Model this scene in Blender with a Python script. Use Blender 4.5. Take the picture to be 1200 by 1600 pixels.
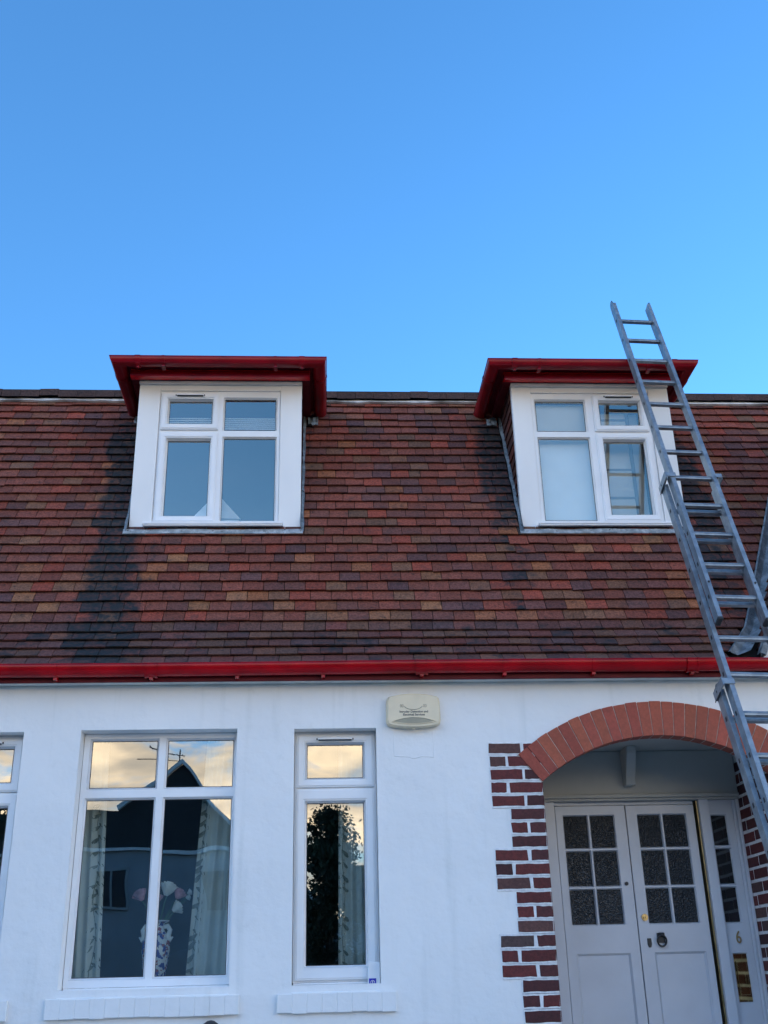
import bpy, bmesh, math, random
from mathutils import Vector, Matrix, noise

# ------------------------------------------------------------ scene, camera
sc = bpy.context.scene
C = sc.collection
for o in list(bpy.data.objects):
    bpy.data.objects.remove(o)
random.seed(7)
R_ = math.radians

cam_d = bpy.data.cameras.new('camera')
cam = bpy.data.objects.new('camera', cam_d)
C.objects.link(cam)
sc.camera = cam
cam_d.sensor_fit = 'VERTICAL'
cam_d.sensor_height = 36
cam_d.lens = 1658.33 / 1600 * 36
cam_d.clip_start = 0.05
cam_d.clip_end = 2000
CF = Vector((0.05599, 0.91359, 0.40275))
CR = Vector((0.99843, -0.05119, -0.02268))
CU = Vector((0.00011, -0.40339, 0.91503))
cam.matrix_world = Matrix(((CR.x, CU.x, -CF.x, 0), (CR.y, CU.y, -CF.y, -7.1),
                           (CR.z, CU.z, -CF.z, 1.6), (0, 0, 0, 1)))

# ------------------------------------------------------------ world and sun
SUN_EL, SUN_ROT = R_(8), R_(230)
world = bpy.data.worlds.new("World")
sc.world = world
world.use_nodes = True
nt = world.node_tree
N, L = nt.nodes, nt.links
bg = N['Background']
sky = N.new('ShaderNodeTexSky')
sky.sky_type = 'NISHITA'
sky.sun_disc = False
sky.sun_elevation = SUN_EL
sky.sun_rotation = SUN_ROT
sky.ozone_density = 4.0
sky.dust_density = 0.7
sky.air_density = 1.0
SKY_STRENGTH = 0.15
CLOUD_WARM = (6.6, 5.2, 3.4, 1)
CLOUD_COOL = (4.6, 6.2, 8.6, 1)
bg.inputs['Strength'].default_value = SKY_STRENGTH


def mth(tree, op, a, b=None, c=None, clamp=False):
    n = tree.nodes.new('ShaderNodeMath')
    n.operation = op
    n.use_clamp = clamp
    for i, v in enumerate((a, b, c)):
        if v is None:
            continue
        if isinstance(v, (int, float)):
            n.inputs[i].default_value = v
        else:
            tree.links.new(v, n.inputs[i])
    return n.outputs[0]


def mixc(tree, fac, a, b, mode='MIX'):
    n = tree.nodes.new('ShaderNodeMix')
    n.data_type = 'RGBA'
    n.blend_type = mode
    for s, v in ((n.inputs[0], fac), (n.inputs[6], a), (n.inputs[7], b)):
        if isinstance(v, (int, float, tuple)):
            s.default_value = v
        else:
            tree.links.new(v, s)
    return n.outputs[2]


def smooth(tree, v, lo, hi):
    n = tree.nodes.new('ShaderNodeMapRange')
    n.interpolation_type = 'SMOOTHSTEP'
    tree.links.new(v, n.inputs[0])
    n.inputs[1].default_value = lo
    n.inputs[2].default_value = hi
    return n.outputs[0]


tc = N.new('ShaderNodeTexCoord')
sep = N.new('ShaderNodeSeparateXYZ')
L.new(tc.outputs['Generated'], sep.inputs[0])
mp = N.new('ShaderNodeMapping')
mp.inputs['Scale'].default_value = (1.0, 1.0, 3.2)
L.new(tc.outputs['Generated'], mp.inputs[0])
cn = N.new('ShaderNodeTexNoise')
cn.inputs['Scale'].default_value = 8.5
cn.inputs['Detail'].default_value = 7
cn.inputs['Roughness'].default_value = 0.55
cn.inputs['Distortion'].default_value = 0.4
L.new(mp.outputs[0], cn.inputs['Vector'])
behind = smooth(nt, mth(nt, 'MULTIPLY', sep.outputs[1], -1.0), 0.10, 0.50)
# the sky straight across the street is clear above the low cloud bank; bright cool cloud is added unseen to both sides to light the wall
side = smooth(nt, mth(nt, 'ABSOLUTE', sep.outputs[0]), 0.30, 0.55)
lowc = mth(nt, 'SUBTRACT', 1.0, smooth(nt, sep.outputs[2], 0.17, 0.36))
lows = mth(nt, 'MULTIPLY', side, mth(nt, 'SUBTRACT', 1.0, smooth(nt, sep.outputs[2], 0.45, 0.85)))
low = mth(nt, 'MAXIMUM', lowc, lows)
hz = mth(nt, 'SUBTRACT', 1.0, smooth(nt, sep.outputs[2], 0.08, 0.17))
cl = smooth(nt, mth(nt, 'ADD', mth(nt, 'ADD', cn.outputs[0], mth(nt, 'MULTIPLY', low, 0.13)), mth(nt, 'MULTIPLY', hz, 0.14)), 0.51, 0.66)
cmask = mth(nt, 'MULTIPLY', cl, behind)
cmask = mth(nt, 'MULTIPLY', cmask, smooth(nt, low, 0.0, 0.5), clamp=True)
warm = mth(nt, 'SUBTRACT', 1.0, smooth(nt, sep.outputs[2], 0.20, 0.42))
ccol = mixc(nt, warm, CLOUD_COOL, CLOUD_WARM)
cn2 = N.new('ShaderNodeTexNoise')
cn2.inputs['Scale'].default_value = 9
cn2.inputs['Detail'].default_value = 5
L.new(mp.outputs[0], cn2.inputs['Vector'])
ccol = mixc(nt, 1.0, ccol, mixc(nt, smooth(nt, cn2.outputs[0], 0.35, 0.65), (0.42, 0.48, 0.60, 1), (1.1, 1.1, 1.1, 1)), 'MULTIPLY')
hs = N.new('ShaderNodeHueSaturation')
hs.inputs['Saturation'].default_value = 1.07
L.new(sky.outputs[0], hs.inputs['Color'])
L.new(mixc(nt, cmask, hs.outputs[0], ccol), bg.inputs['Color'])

sun_d = bpy.data.lights.new('sun', 'SUN')
sun_d.energy = 2.5
sun_d.angle = R_(0.5)
sun_d.color = (1.0, 0.86, 0.68)
sun = bpy.data.objects.new('sun', sun_d)
C.objects.link(sun)
sd = Vector((math.sin(SUN_ROT) * math.cos(SUN_EL), math.cos(SUN_ROT) * math.cos(SUN_EL), math.sin(SUN_EL)))
sun.rotation_euler = (sd).to_track_quat('Z', 'Y').to_euler()
sun.location = (-20, -18, 20)

sc.view_settings.view_transform = 'Standard'
sc.view_settings.look = 'None'
sc.view_settings.gamma = 1
sc.view_settings.exposure = 2.0
sc.cycles.max_bounces = 8
sc.cycles.transparent_max_bounces = 12
sc.cycles.use_denoising = True


# ------------------------------------------------------------ materials
def new_mat(name):
    m = bpy.data.materials.new(name)
    m.use_nodes = True
    t = m.node_tree
    return m, t, t.nodes['Principled BSDF']


def coords(t, kind='Object', scale=(1, 1, 1)):
    n = t.nodes.new('ShaderNodeTexCoord')
    k = t.nodes.new('ShaderNodeMapping')
    k.inputs['Scale'].default_value = scale
    t.links.new(n.outputs[kind], k.inputs[0])
    return k.outputs[0]


def ntex(t, vec, scale, detail=4, rough=0.5):
    n = t.nodes.new('ShaderNodeTexNoise')
    n.inputs['Scale'].default_value = scale
    n.inputs['Detail'].default_value = detail
    n.inputs['Roughness'].default_value = rough
    t.links.new(vec, n.inputs['Vector'])
    return n.outputs[0]


def bump(t, p, h, strength, dist):
    b = t.nodes.new('ShaderNodeBump')
    b.inputs['Strength'].default_value = strength
    b.inputs['Distance'].default_value = dist
    t.links.new(h, b.inputs['Height'])
    t.links.new(b.outputs[0], p.inputs['Normal'])


def simple(name, col, rough=0.6, metal=0.0, var=0.12, nscale=6, bmp=0.0, bscale=60, coat=0.0, spec=None, stretch=(1, 1, 1)):
    m, t, p = new_mat(name)
    v = coords(t, 'Object', stretch)
    n = ntex(t, v, nscale, 5)
    dark = tuple(c * (1 - var) for c in col) + (1,)
    lite = tuple(min(1, c * (1 + var * 0.6)) for c in col) + (1,)
    t.links.new(mixc(t, smooth(t, n, 0.3, 0.7), dark, lite), p.inputs['Base Color'])
    p.inputs['Roughness'].default_value = rough
    p.inputs['Metallic'].default_value = metal
    p.inputs['Coat Weight'].default_value = coat
    if spec is not None:
        p.inputs['Specular IOR Level'].default_value = spec
    if bmp:
        bump(t, p, ntex(t, v, bscale, 4), bmp, 0.01)
    return m


def wall_mat():
    m, t, p = new_mat('white_masonry_paint')
    v = coords(t)
    a = ntex(t, v, 1.3, 4)
    b = ntex(t, v, 9, 6, 0.6)
    c = ntex(t, v, 55, 4)
    col = mixc(t, smooth(t, a, 0.35, 0.7), (0.82, 0.82, 0.81, 1), (0.87, 0.865, 0.85, 1))
    col = mixc(t, mth(t, 'MULTIPLY', smooth(t, b, 0.60, 0.78), 0.32), col, (0.62, 0.63, 0.62, 1))
    vs = ntex(t, coords(t, 'Object', (7, 1, 0.5)), 1.5, 4)
    col = mixc(t, mth(t, 'MULTIPLY', smooth(t, vs, 0.55, 0.78), 0.34), col, (0.60, 0.62, 0.60, 1))
    t.links.new(col, p.inputs['Base Color'])
    p.inputs['Roughness'].default_value = 0.75
    h = mth(t, 'ADD', mth(t, 'MULTIPLY', ntex(t, v, 4, 3), 1.6), mth(t, 'ADD', mth(t, 'MULTIPLY', b, 0.5), mth(t, 'MULTIPLY', c, 0.10)))
    bump(t, p, h, 0.42, 0.022)
    return m


def glass_mat(name, refl=0.27, tint=(0.80, 0.88, 0.87), wave=0.035, gcol=(0.97, 0.98, 1.0)):
    m, t, p = new_mat(name)
    t.nodes.remove(p)
    out = t.nodes['Material Output']
    tr = t.nodes.new('ShaderNodeBsdfTransparent')
    tr.inputs[0].default_value = tint + (1,)
    gl = t.nodes.new('ShaderNodeBsdfGlossy')
    gl.inputs['Roughness'].default_value = 0.0
    gl.inputs['Color'].default_value = gcol + (1,)
    fr = t.nodes.new('ShaderNodeFresnel')
    fr.inputs['IOR'].default_value = 1.5
    f = mth(t, 'ADD', mth(t, 'MULTIPLY', fr.outputs[0], 1.6), refl - 0.064, clamp=True)
    mx = t.nodes.new('ShaderNodeMixShader')
    t.links.new(f, mx.inputs[0])
    t.links.new(tr.outputs[0], mx.inputs[1])
    t.links.new(gl.outputs[0], mx.inputs[2])
    t.links.new(mx.outputs[0], out.inputs[0])
    if wave:
        b = t.nodes.new('ShaderNodeBump')
        b.inputs['Strength'].default_value = wave
        b.inputs['Distance'].default_value = 0.05
        t.links.new(ntex(t, coords(t), 2.2, 1), b.inputs['Height'])
        t.links.new(b.outputs[0], gl.inputs['Normal'])
        t.links.new(b.outputs[0], fr.inputs['Normal'])
    return m


def tile_mat():
    m, t, p = new_mat('clay_tile')
    a = t.nodes.new('ShaderNodeAttribute')
    a.attribute_name = 'Col'
    s = t.nodes.new('ShaderNodeAttribute')
    s.attribute_name = 'Stain'
    v = coords(t)
    n1 = ntex(t, v, 9, 5, 0.6)
    n2 = ntex(t, v, 70, 4, 0.6)
    n3 = ntex(t, v, 28, 3, 0.5)
    c = mixc(t, 1.0, a.outputs[0], mixc(t, smooth(t, n2, 0.3, 0.72), (0.58, 0.56, 0.56, 1), (1.22, 1.20, 1.18, 1)), 'MULTIPLY')
    c = mixc(t, mth(t, 'MULTIPLY', smooth(t, n1, 0.50, 0.72), 0.45), c, (0.055, 0.042, 0.040, 1))
    spk = mth(t, 'MULTIPLY', smooth(t, n3, 0.58, 0.66), smooth(t, n2, 0.46, 0.58))
    c = mixc(t, mth(t, 'MULTIPLY', spk, 0.8), c, (0.02, 0.016, 0.014, 1))
    st = smooth(t, mth(t, 'ADD', s.outputs['Fac'], mth(t, 'MULTIPLY', mth(t, 'SUBTRACT', n1, 0.5), 1.1)), 0.34, 0.66)
    c = mixc(t, mth(t, 'MULTIPLY', st, mth(t, 'ADD', 0.62, mth(t, 'MULTIPLY', smooth(t, n3, 0.35, 0.6), 0.33))), c, (0.019, 0.027, 0.031, 1))
    t.links.new(c, p.inputs['Base Color'])
    p.inputs['Roughness'].default_value = 0.78
    p.inputs['Specular IOR Level'].default_value = 0.22
    bump(t, p, mth(t, 'ADD', n2, mth(t, 'MULTIPLY', n3, 0.5)), 0.35, 0.006)
    return m


def attr_mat(name, rough=0.8, bmp=0.4, bscale=80, var=0.3):
    m, t, p = new_mat(name)
    a = t.nodes.new('ShaderNodeAttribute')
    a.attribute_name = 'Col'
    v = coords(t)
    n = ntex(t, v, bscale, 5, 0.6)
    n2 = ntex(t, v, 14, 4)
    c = mixc(t, 1.0, a.outputs[0], mixc(t, smooth(t, n, 0.3, 0.7), (1 - var, 1 - var, 1 - var, 1), (1.1, 1.1, 1.1, 1)), 'MULTIPLY')
    c = mixc(t, mth(t, 'MULTIPLY', smooth(t, n2, 0.55, 0.75), 0.35), c, mixc(t, 0.55, c, (0.03, 0.02, 0.02, 1)))
    t.links.new(c, p.inputs['Base Color'])
    p.inputs['Roughness'].default_value = rough
    bump(t, p, n, bmp, 0.006)
    return m


def lead_mat(name='lead_flashing', lo=(0.12, 0.15, 0.17, 1), hi=(0.25, 0.29, 0.32, 1)):
    m, t, p = new_mat(name)
    v = coords(t)
    a = ntex(t, v, 12, 6, 0.65)
    b = ntex(t, v, 40, 4)
    c = mixc(t, smooth(t, a, 0.4, 0.65), lo, hi)
    c = mixc(t, smooth(t, b, 0.62, 0.70), c, (0.02, 0.02, 0.025, 1))
    t.links.new(c, p.inputs['Base Color'])
    p.inputs['Roughness'].default_value = 0.6
    p.inputs['Metallic'].default_value = 0.2
    bump(t, p, a, 0.6, 0.02)
    return m


def alu_mat():
    m, t, p = new_mat('weathered_aluminium')
    v = coords(t)
    a = ntex(t, v, 14, 5, 0.6)
    b = ntex(t, v, 90, 4)
    c = mixc(t, smooth(t, a, 0.35, 0.68), (0.23, 0.26, 0.285, 1), (0.34, 0.375, 0.40, 1))
    c = mixc(t, mth(t, 'MULTIPLY', smooth(t, b, 0.62, 0.74), 0.5), c, (0.16, 0.16, 0.16, 1))
    t.links.new(c, p.inputs['Base Color'])
    p.inputs['Metallic'].default_value = 0.6
    t.links.new(mth(t, 'ADD', mth(t, 'MULTIPLY', a, 0.35), 0.25), p.inputs['Roughness'])
    bump(t, p, b, 0.15, 0.003)
    return m


def obscure_mat():
    m, t, p = new_mat('obscure_glass')
    v = coords(t)
    p.inputs['Base Color'].default_value = (0.016, 0.017, 0.018, 1)
    p.inputs['Roughness'].default_value = 0.10
    p.inputs['Specular IOR Level'].default_value = 0.45
    vo = t.nodes.new('ShaderNodeTexVoronoi')
    vo.inputs['Scale'].default_value = 85
    t.links.new(v, vo.inputs['Vector'])
    h = mth(t, 'ADD', vo.outputs[0], ntex(t, v, 60, 3))
    bump(t, p, h, 0.75, 0.008)
    return m


def vase_mat():
    m, t, p = new_mat('painted_porcelain')
    v = coords(t)
    a = ntex(t, v, 26, 3)
    b = ntex(t, v, 34, 3)
    c = mixc(t, smooth(t, a, 0.50, 0.54), (0.75, 0.76, 0.78, 1), (0.05, 0.07, 0.33, 1))
    c = mixc(t, smooth(t, b, 0.56, 0.60), c, (0.40, 0.10, 0.12, 1))
    t.links.new(c, p.inputs['Base Color'])
    p.inputs['Roughness'].default_value = 0.15
    return m


M = {}
M['wall'] = wall_mat()
M['mortar'] = simple('white_mortar_paint', (0.82, 0.82, 0.82), 0.8, var=0.12, nscale=30, bmp=0.5)
M['upvc'] = simple('white_upvc', (0.84, 0.85, 0.86), 0.32, var=0.05, nscale=3)
M['board'] = simple('aged_white_cladding', (0.80, 0.80, 0.79), 0.45, var=0.06, nscale=2, stretch=(1, 1, 0.3))
M['bead'] = simple('grey_window_bead', (0.74, 0.74, 0.75), 0.4, var=0.06)
M['gasket'] = simple('dark_gasket', (0.05, 0.05, 0.05), 0.7)
M['glass'] = glass_mat('window_glass')
M['dglass'] = glass_mat('dormer_glass', 0.28, (0.92, 0.95, 0.94), 0.02, (0.94, 0.90, 0.80))
M['red'] = simple('glossy_red_paint', (0.38, 0.002, 0.006), 0.24, var=0.30, nscale=5, spec=0.32, bmp=0.04, bscale=14)
M['reddark'] = simple('dark_red_gutter', (0.27, 0.003, 0.010), 0.30, var=0.25, nscale=5, spec=0.32)
M['redgloss'] = simple('fresh_gloss_red_paint', (0.66, 0.005, 0.012), 0.16, var=0.2, spec=0.7, nscale=5, bmp=0.05, bscale=18)
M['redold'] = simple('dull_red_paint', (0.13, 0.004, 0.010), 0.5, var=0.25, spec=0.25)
M['greysoffit'] = simple('grey_soffit_paint', (0.66, 0.66, 0.62), 0.6, var=0.12)
M['trim'] = simple('silver_trim', (0.66, 0.65, 0.62), 0.4, var=0.1)
M['tile'] = tile_mat()
M['brick'] = attr_mat('dark_red_brick', 0.75, 0.5, 60, 0.3)
M['arch'] = attr_mat('orange_red_arch_brick', 0.8, 0.3, 50, 0.15)
M['archmortar'] = simple('pale_arch_joint', (0.55, 0.45, 0.38), 0.9, var=0.3, nscale=30, bmp=0.3)
M['lead'] = lead_mat()
M['oldlead'] = lead_mat('weathered_apron_lead', (0.24, 0.27, 0.28, 1), (0.50, 0.52, 0.53, 1))
M['alu'] = alu_mat()
M['blackplastic'] = simple('black_rubber', (0.025, 0.025, 0.028), 0.6)
M['door'] = simple('pale_grey_door_paint', (0.60, 0.62, 0.66), 0.30, var=0.06, nscale=3, bmp=0.05, bscale=30)
M['porch'] = simple('grey_porch_paint', (0.46, 0.455, 0.415), 0.5, var=0.08, nscale=3)
M['obscure'] = obscure_mat()
M['sideglass'] = simple('dark_hall_glass', (0.012, 0.018, 0.022), 0.03, spec=1.0)
M['brass'] = simple('polished_brass', (0.46, 0.35, 0.17), 0.30, metal=1.0, var=0.2, nscale=20)
M['brassmirror'] = simple('mirror_brass', (0.50, 0.38, 0.17), 0.06, metal=1.0, var=0.25, nscale=12)
M['iron'] = simple('black_iron', (0.02, 0.022, 0.026), 0.45)
M['cream'] = simple('aged_cream_plastic', (0.76, 0.65, 0.46), 0.4, var=0.08)
M['creamdark'] = simple('grey_beige_plastic', (0.36, 0.33, 0.24), 0.5, var=0.1)
M['print'] = simple('dark_print', (0.10, 0.10, 0.10), 0.6)
M['printpale'] = simple('faded_print', (0.26, 0.24, 0.19), 0.6)
M['blue'] = simple('blue_label', (0.01, 0.02, 0.42), 0.5)
M['curtain'] = simple('white_curtain_cloth', (0.66, 0.67, 0.62), 0.9, var=0.06, nscale=10)
M['palelead'] = simple('pale_lead', (0.52, 0.53, 0.54), 0.6, var=0.65, nscale=5)
M['leaf'] = simple('printed_leaf', (0.24, 0.27, 0.24), 0.9, var=0.3, nscale=40)
M['blind'] = simple('pale_blind_cloth', (0.90, 0.91, 0.91), 0.9, var=0.03)
M['blindgrey'] = simple('grey_rail_and_reflection', (0.30, 0.32, 0.34), 0.6)
M['shade'] = simple('white_paper', (0.95, 0.95, 0.95), 0.8)
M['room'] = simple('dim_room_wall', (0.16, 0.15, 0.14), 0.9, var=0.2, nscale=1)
M['underlay'] = simple('dark_underlay', (0.012, 0.012, 0.012), 0.95)
M['vase'] = vase_mat()
M['porcelain'] = simple('white_porcelain', (0.78, 0.80, 0.80), 0.12)
M['petalw'] = simple('white_petal', (0.80, 0.80, 0.74), 0.6, var=0.1, nscale=30)
M['petalp'] = simple('pink_petal', (0.62, 0.30, 0.34), 0.6, var=0.35, nscale=25)
M['stem'] = simple('green_stem', (0.08, 0.16, 0.07), 0.6)
M['road'] = simple('asphalt', (0.05, 0.05, 0.052), 0.9, var=0.25, nscale=20, bmp=0.4)
M['paving'] = simple('concrete_paving', (0.42, 0.41, 0.38), 0.85, var=0.2, nscale=4, bmp=0.3)
M['grass'] = simple('lawn', (0.05, 0.09, 0.03), 0.9, var=0.4, nscale=8, bmp=0.6)
M['oppwall'] = simple('opposite_house_render', (0.30, 0.33, 0.36), 0.85, var=0.1, nscale=2)
M['opproof'] = simple('opposite_house_tiles', (0.030, 0.030, 0.034), 0.8, var=0.3, nscale=12)
M['oppframe'] = simple('opposite_window_frame', (0.30, 0.33, 0.34), 0.6)
M['opptrim'] = simple('opposite_house_trim', (0.75, 0.75, 0.75), 0.5)
M['oppglass'] = simple('opposite_house_glass', (0.05, 0.06, 0.07), 0.08, spec=0.9)
M['bark'] = simple('bark', (0.07, 0.055, 0.04), 0.9, bmp=0.8, bscale=20)
M['foliage'] = simple('dark_foliage', (0.035, 0.055, 0.030), 0.8, var=0.5, nscale=3)
M['stickyellow'] = simple('pale_sticker', (0.7, 0.7, 0.72), 0.5)


# ------------------------------------------------------------ mesh builder
class MB:
    def __init__(s):
        s.v, s.f, s.m, s.c, s.st = [], [], [], [], []

    def add(s, verts, faces, mi=0, col=None, stain=None):
        b = len(s.v)
        s.v += [tuple(p) for p in verts]
        for f in faces:
            s.f.append([b + i for i in f])
            s.m.append(mi)
            s.c.append(col)
        s.st += stain if stain else [0.0] * len(verts)
        return s

    def box(s, x0, x1, y0, y1, z0, z1, mi=0, col=None):
        return s.add([(x, y, z) for x in (x0, x1) for y in (y0, y1) for z in (z0, z1)],
                     [(0, 1, 3, 2), (4, 6, 7, 5), (0, 4, 5, 1), (2, 3, 7, 6), (0, 2, 6, 4), (1, 5, 7, 3)], mi, col)

    def obox(s, o, a, b, c, ra, rb, rc, mi=0, col=None):
        """box along the axes a, b, c with ranges ra, rb, rc from origin o"""
        vs = [o + a * i + b * j + c * k for i in ra for j in rb for k in rc]
        return s.add(vs, [(0, 1, 3, 2), (4, 6, 7, 5), (0, 4, 5, 1), (2, 3, 7, 6), (0, 2, 6, 4), (1, 5, 7, 3)], mi, col)

    def prism(s, poly, fn, t0, t1, mi=0, col=None):
        """poly 2-D points; fn(u, v, t) -> 3-D"""
        n = len(poly)
        vs = [fn(u, v, t0) for u, v in poly] + [fn(u, v, t1) for u, v in poly]
        fs = [tuple(range(n))[::-1], tuple(range(n, 2 * n))] + [(i, (i + 1) % n, n + (i + 1) % n, n + i) for i in range(n)]
        return s.add(vs, fs, mi, col)

    def sweep(s, prof, frames, mi=0, closed=False, caps=True):
        """open or closed profile carried through frames (list of functions (u,v)->3D)"""
        n = len(prof)
        vs = []
        for fr in frames:
            vs += [fr(u, v) for u, v in prof]
        fs = []
        m = n if closed else n - 1
        for k in range(len(frames) - 1):
            for i in range(m):
                j = (i + 1) % n
                fs.append((k * n + i, k * n + j, (k + 1) * n + j, (k + 1) * n + i))
        if closed and caps:
            fs.append(tuple(range(n))[::-1])
            fs.append(tuple(range((len(frames) - 1) * n, len(frames) * n)))
        return s.add(vs, fs, mi)

    def tube(s, pts, r, seg=10, mi=0, cap=True):
        pts = [Vector(p) for p in pts]
        rs = r if isinstance(r, (list, tuple)) else [r] * len(pts)
        vs, fs = [], []
        prev = None
        for i, p in enumerate(pts):
            d = (pts[min(i + 1, len(pts) - 1)] - pts[max(i - 1, 0)]).normalized()
            a = prev if prev is not None else (Vector((0, 0, 1)) if abs(d.z) < 0.9 else Vector((1, 0, 0)))
            a = (a - d * a.dot(d)).normalized()
            prev = a
            b = d.cross(a)
            for k in range(seg):
                q = 2 * math.pi * k / seg
                vs.append(p + (a * math.cos(q) + b * math.sin(q)) * rs[i])
        for i in range(len(pts) - 1):
            for k in range(seg):
                j = (k + 1) % seg
                fs.append((i * seg + k, i * seg + j, (i + 1) * seg + j, (i + 1) * seg + k))
        if cap:
            fs.append(tuple(range(seg))[::-1])
            fs.append(tuple(range((len(pts) - 1) * seg, len(pts) * seg)))
        return s.add(vs, fs, mi)

    def lathe(s, cx, cy, prof, seg=24, mi=0):
        vs, fs = [], []
        for r, z in prof:
            for k in range(seg):
                q = 2 * math.pi * k / seg
                vs.append((cx + r * math.cos(q), cy + r * math.sin(q), z))
        for i in range(len(prof) - 1):
            for k in range(seg):
                j = (k + 1) % seg
                fs.append((i * seg + k, i * seg + j, (i + 1) * seg + j, (i + 1) * seg + k))
        fs.append(tuple(range(seg))[::-1])
        fs.append(tuple(range((len(prof) - 1) * seg, len(prof) * seg)))
        return s.add(vs, fs, mi)

    def plate(s, x0, x1, z0, z1, holes, y0, y1, mi=0):
        """flat plate between y0 (front) and y1 with rectangular holes; solid pieces share no coplanar overlap"""
        xs = sorted({x0, x1} | {h[i] for h in holes for i in (0, 1)})
        zs = sorted({z0, z1} | {h[i] for h in holes for i in (2, 3)})
        idx = {}
        vs, fs = [], []

        def vid(x, y, z):
            k = (round(x, 5), round(y, 5), round(z, 5))
            if k not in idx:
                idx[k] = len(vs)
                vs.append((x, y, z))
            return idx[k]
        nx, nz = len(xs) - 1, len(zs) - 1

        def solid(i, k):
            if i < 0 or k < 0 or i >= nx or k >= nz:
                return False
            cx, cz = (xs[i] + xs[i + 1]) / 2, (zs[k] + zs[k + 1]) / 2
            return not any(h[0] < cx < h[1] and h[2] < cz < h[3] for h in holes)
        for i in range(nx):
            for k in range(nz):
                if not solid(i, k):
                    continue
                a, b, c, d = xs[i], xs[i + 1], zs[k], zs[k + 1]
                fs.append((vid(a, y0, c), vid(b, y0, c), vid(b, y0, d), vid(a, y0, d)))
                fs.append((vid(a, y1, c), vid(a, y1, d), vid(b, y1, d), vid(b, y1, c)))
                if not solid(i - 1, k):
                    fs.append((vid(a, y0, c), vid(a, y0, d), vid(a, y1, d), vid(a, y1, c)))
                if not solid(i + 1, k):
                    fs.append((vid(b, y0, c), vid(b, y1, c), vid(b, y1, d), vid(b, y0, d)))
                if not solid(i, k - 1):
                    fs.append((vid(a, y0, c), vid(a, y1, c), vid(b, y1, c), vid(b, y0, c)))
                if not solid(i, k + 1):
                    fs.append((vid(a, y0, d), vid(b, y0, d), vid(b, y1, d), vid(a, y1, d)))
        return s.add(vs, fs, mi)

    def ring(s, outer, inner, yo, yi, mi=0):
        """sloped rectangular ring from outer rect at depth yo to inner rect at depth yi"""
        a, b, c, d = outer
        e, f, g, h = inner
        vs = [(a, yo, c), (b, yo, c), (b, yo, d), (a, yo, d), (e, yi, g), (f, yi, g), (f, yi, h), (e, yi, h)]
        return s.add(vs, [(0, 1, 5, 4), (1, 2, 6, 5), (2, 3, 7, 6), (3, 0, 4, 7)], mi)

    def build(s, name, mats, parent=None, bevel=0.0, smooth_angle=None, seg=1, kind=None, label=None, cat=None, group=None):
        me = bpy.data.meshes.new(name)
        me.from_pydata(s.v, [], s.f)
        if not isinstance(mats, (list, tuple)):
            mats = [mats]
        for m in mats:
            me.materials.append(M[m] if isinstance(m, str) else m)
        me.polygons.foreach_set('material_index', s.m)
        if any(c is not None for c in s.c):
            at = me.color_attributes.new('Col', 'FLOAT_COLOR', 'CORNER')
            li = 0
            data = []
            for c, f in zip(s.c, s.f):
                data += (list(c or (0.5, 0.5, 0.5)) + [1.0]) * len(f)
            at.data.foreach_set('color', data)
        if any(s.st):
            at = me.attributes.new('Stain', 'FLOAT', 'POINT')
            at.data.foreach_set('value', s.st)
        bm = bmesh.new()
        bm.from_mesh(me)
        bmesh.ops.recalc_face_normals(bm, faces=bm.faces)
        bm.to_mesh(me)
        bm.free()
        if smooth_angle:
            me.shade_smooth()
            me.set_sharp_from_angle(angle=R_(smooth_angle))
        o = bpy.data.objects.new(name, me)
        C.objects.link(o)
        if parent:
            o.parent = parent
            o.matrix_parent_inverse = parent.matrix_world.inverted() if False else Matrix.Translation(-Vector(parent.get('base', (0, 0, 0))))
        if bevel:
            b = o.modifiers.new('bevel', 'BEVEL')
            b.width = bevel
            b.segments = seg
            b.limit_method = 'ANGLE'
            b.angle_limit = R_(35)
        if kind:
            o['kind'] = kind
        tag(o, label, cat, group)
        return o


def tag(o, label=None, cat=None, group=None):
    if label:
        o['label'] = label
    if cat:
        o['category'] = cat
    if group:
        o['group'] = group
    return o


def empty(name, loc, label=None, cat=None, group=None, parent=None):
    o = bpy.data.objects.new(name, None)
    o.empty_display_size = 0.2
    C.objects.link(o)
    if parent:
        o.parent = parent
        o.matrix_parent_inverse = Matrix.Translation(-Vector(parent.get('base', (0, 0, 0))))
    o.location = loc
    o['base'] = tuple(loc)
    tag(o, label, cat, group)
    return o


def text_mesh(body, size, name, mat, parent, loc, thick=0.001, rot=(math.pi / 2, 0, 0), xscale=1.0, label=None, offset=0.0):
    cu = bpy.data.curves.new(name, 'FONT')
    cu.body = body
    cu.size = size
    cu.extrude = thick
    cu.offset = offset
    cu.align_x = 'CENTER'
    cu.align_y = 'CENTER'
    cu.resolution_u = 3
    tmp = bpy.data.objects.new('tmp', cu)
    C.objects.link(tmp)
    dg = bpy.context.evaluated_depsgraph_get()
    me = bpy.data.meshes.new_from_object(tmp.evaluated_get(dg))
    bpy.data.objects.remove(tmp)
    me.transform(Matrix.Translation(loc) @ Matrix.Rotation(rot[0], 4, 'X') @ Matrix.Scale(xscale, 4, (1, 0, 0)))
    me.materials.clear()
    me.materials.append(M[mat])
    me.name = name
    o = bpy.data.objects.new(name, me)
    C.objects.link(o)
    o.parent = parent
    o.matrix_parent_inverse = Matrix.Translation(-Vector(parent.get('base', (0, 0, 0))))
    if label:
        o['label'] = label
    return o


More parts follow.
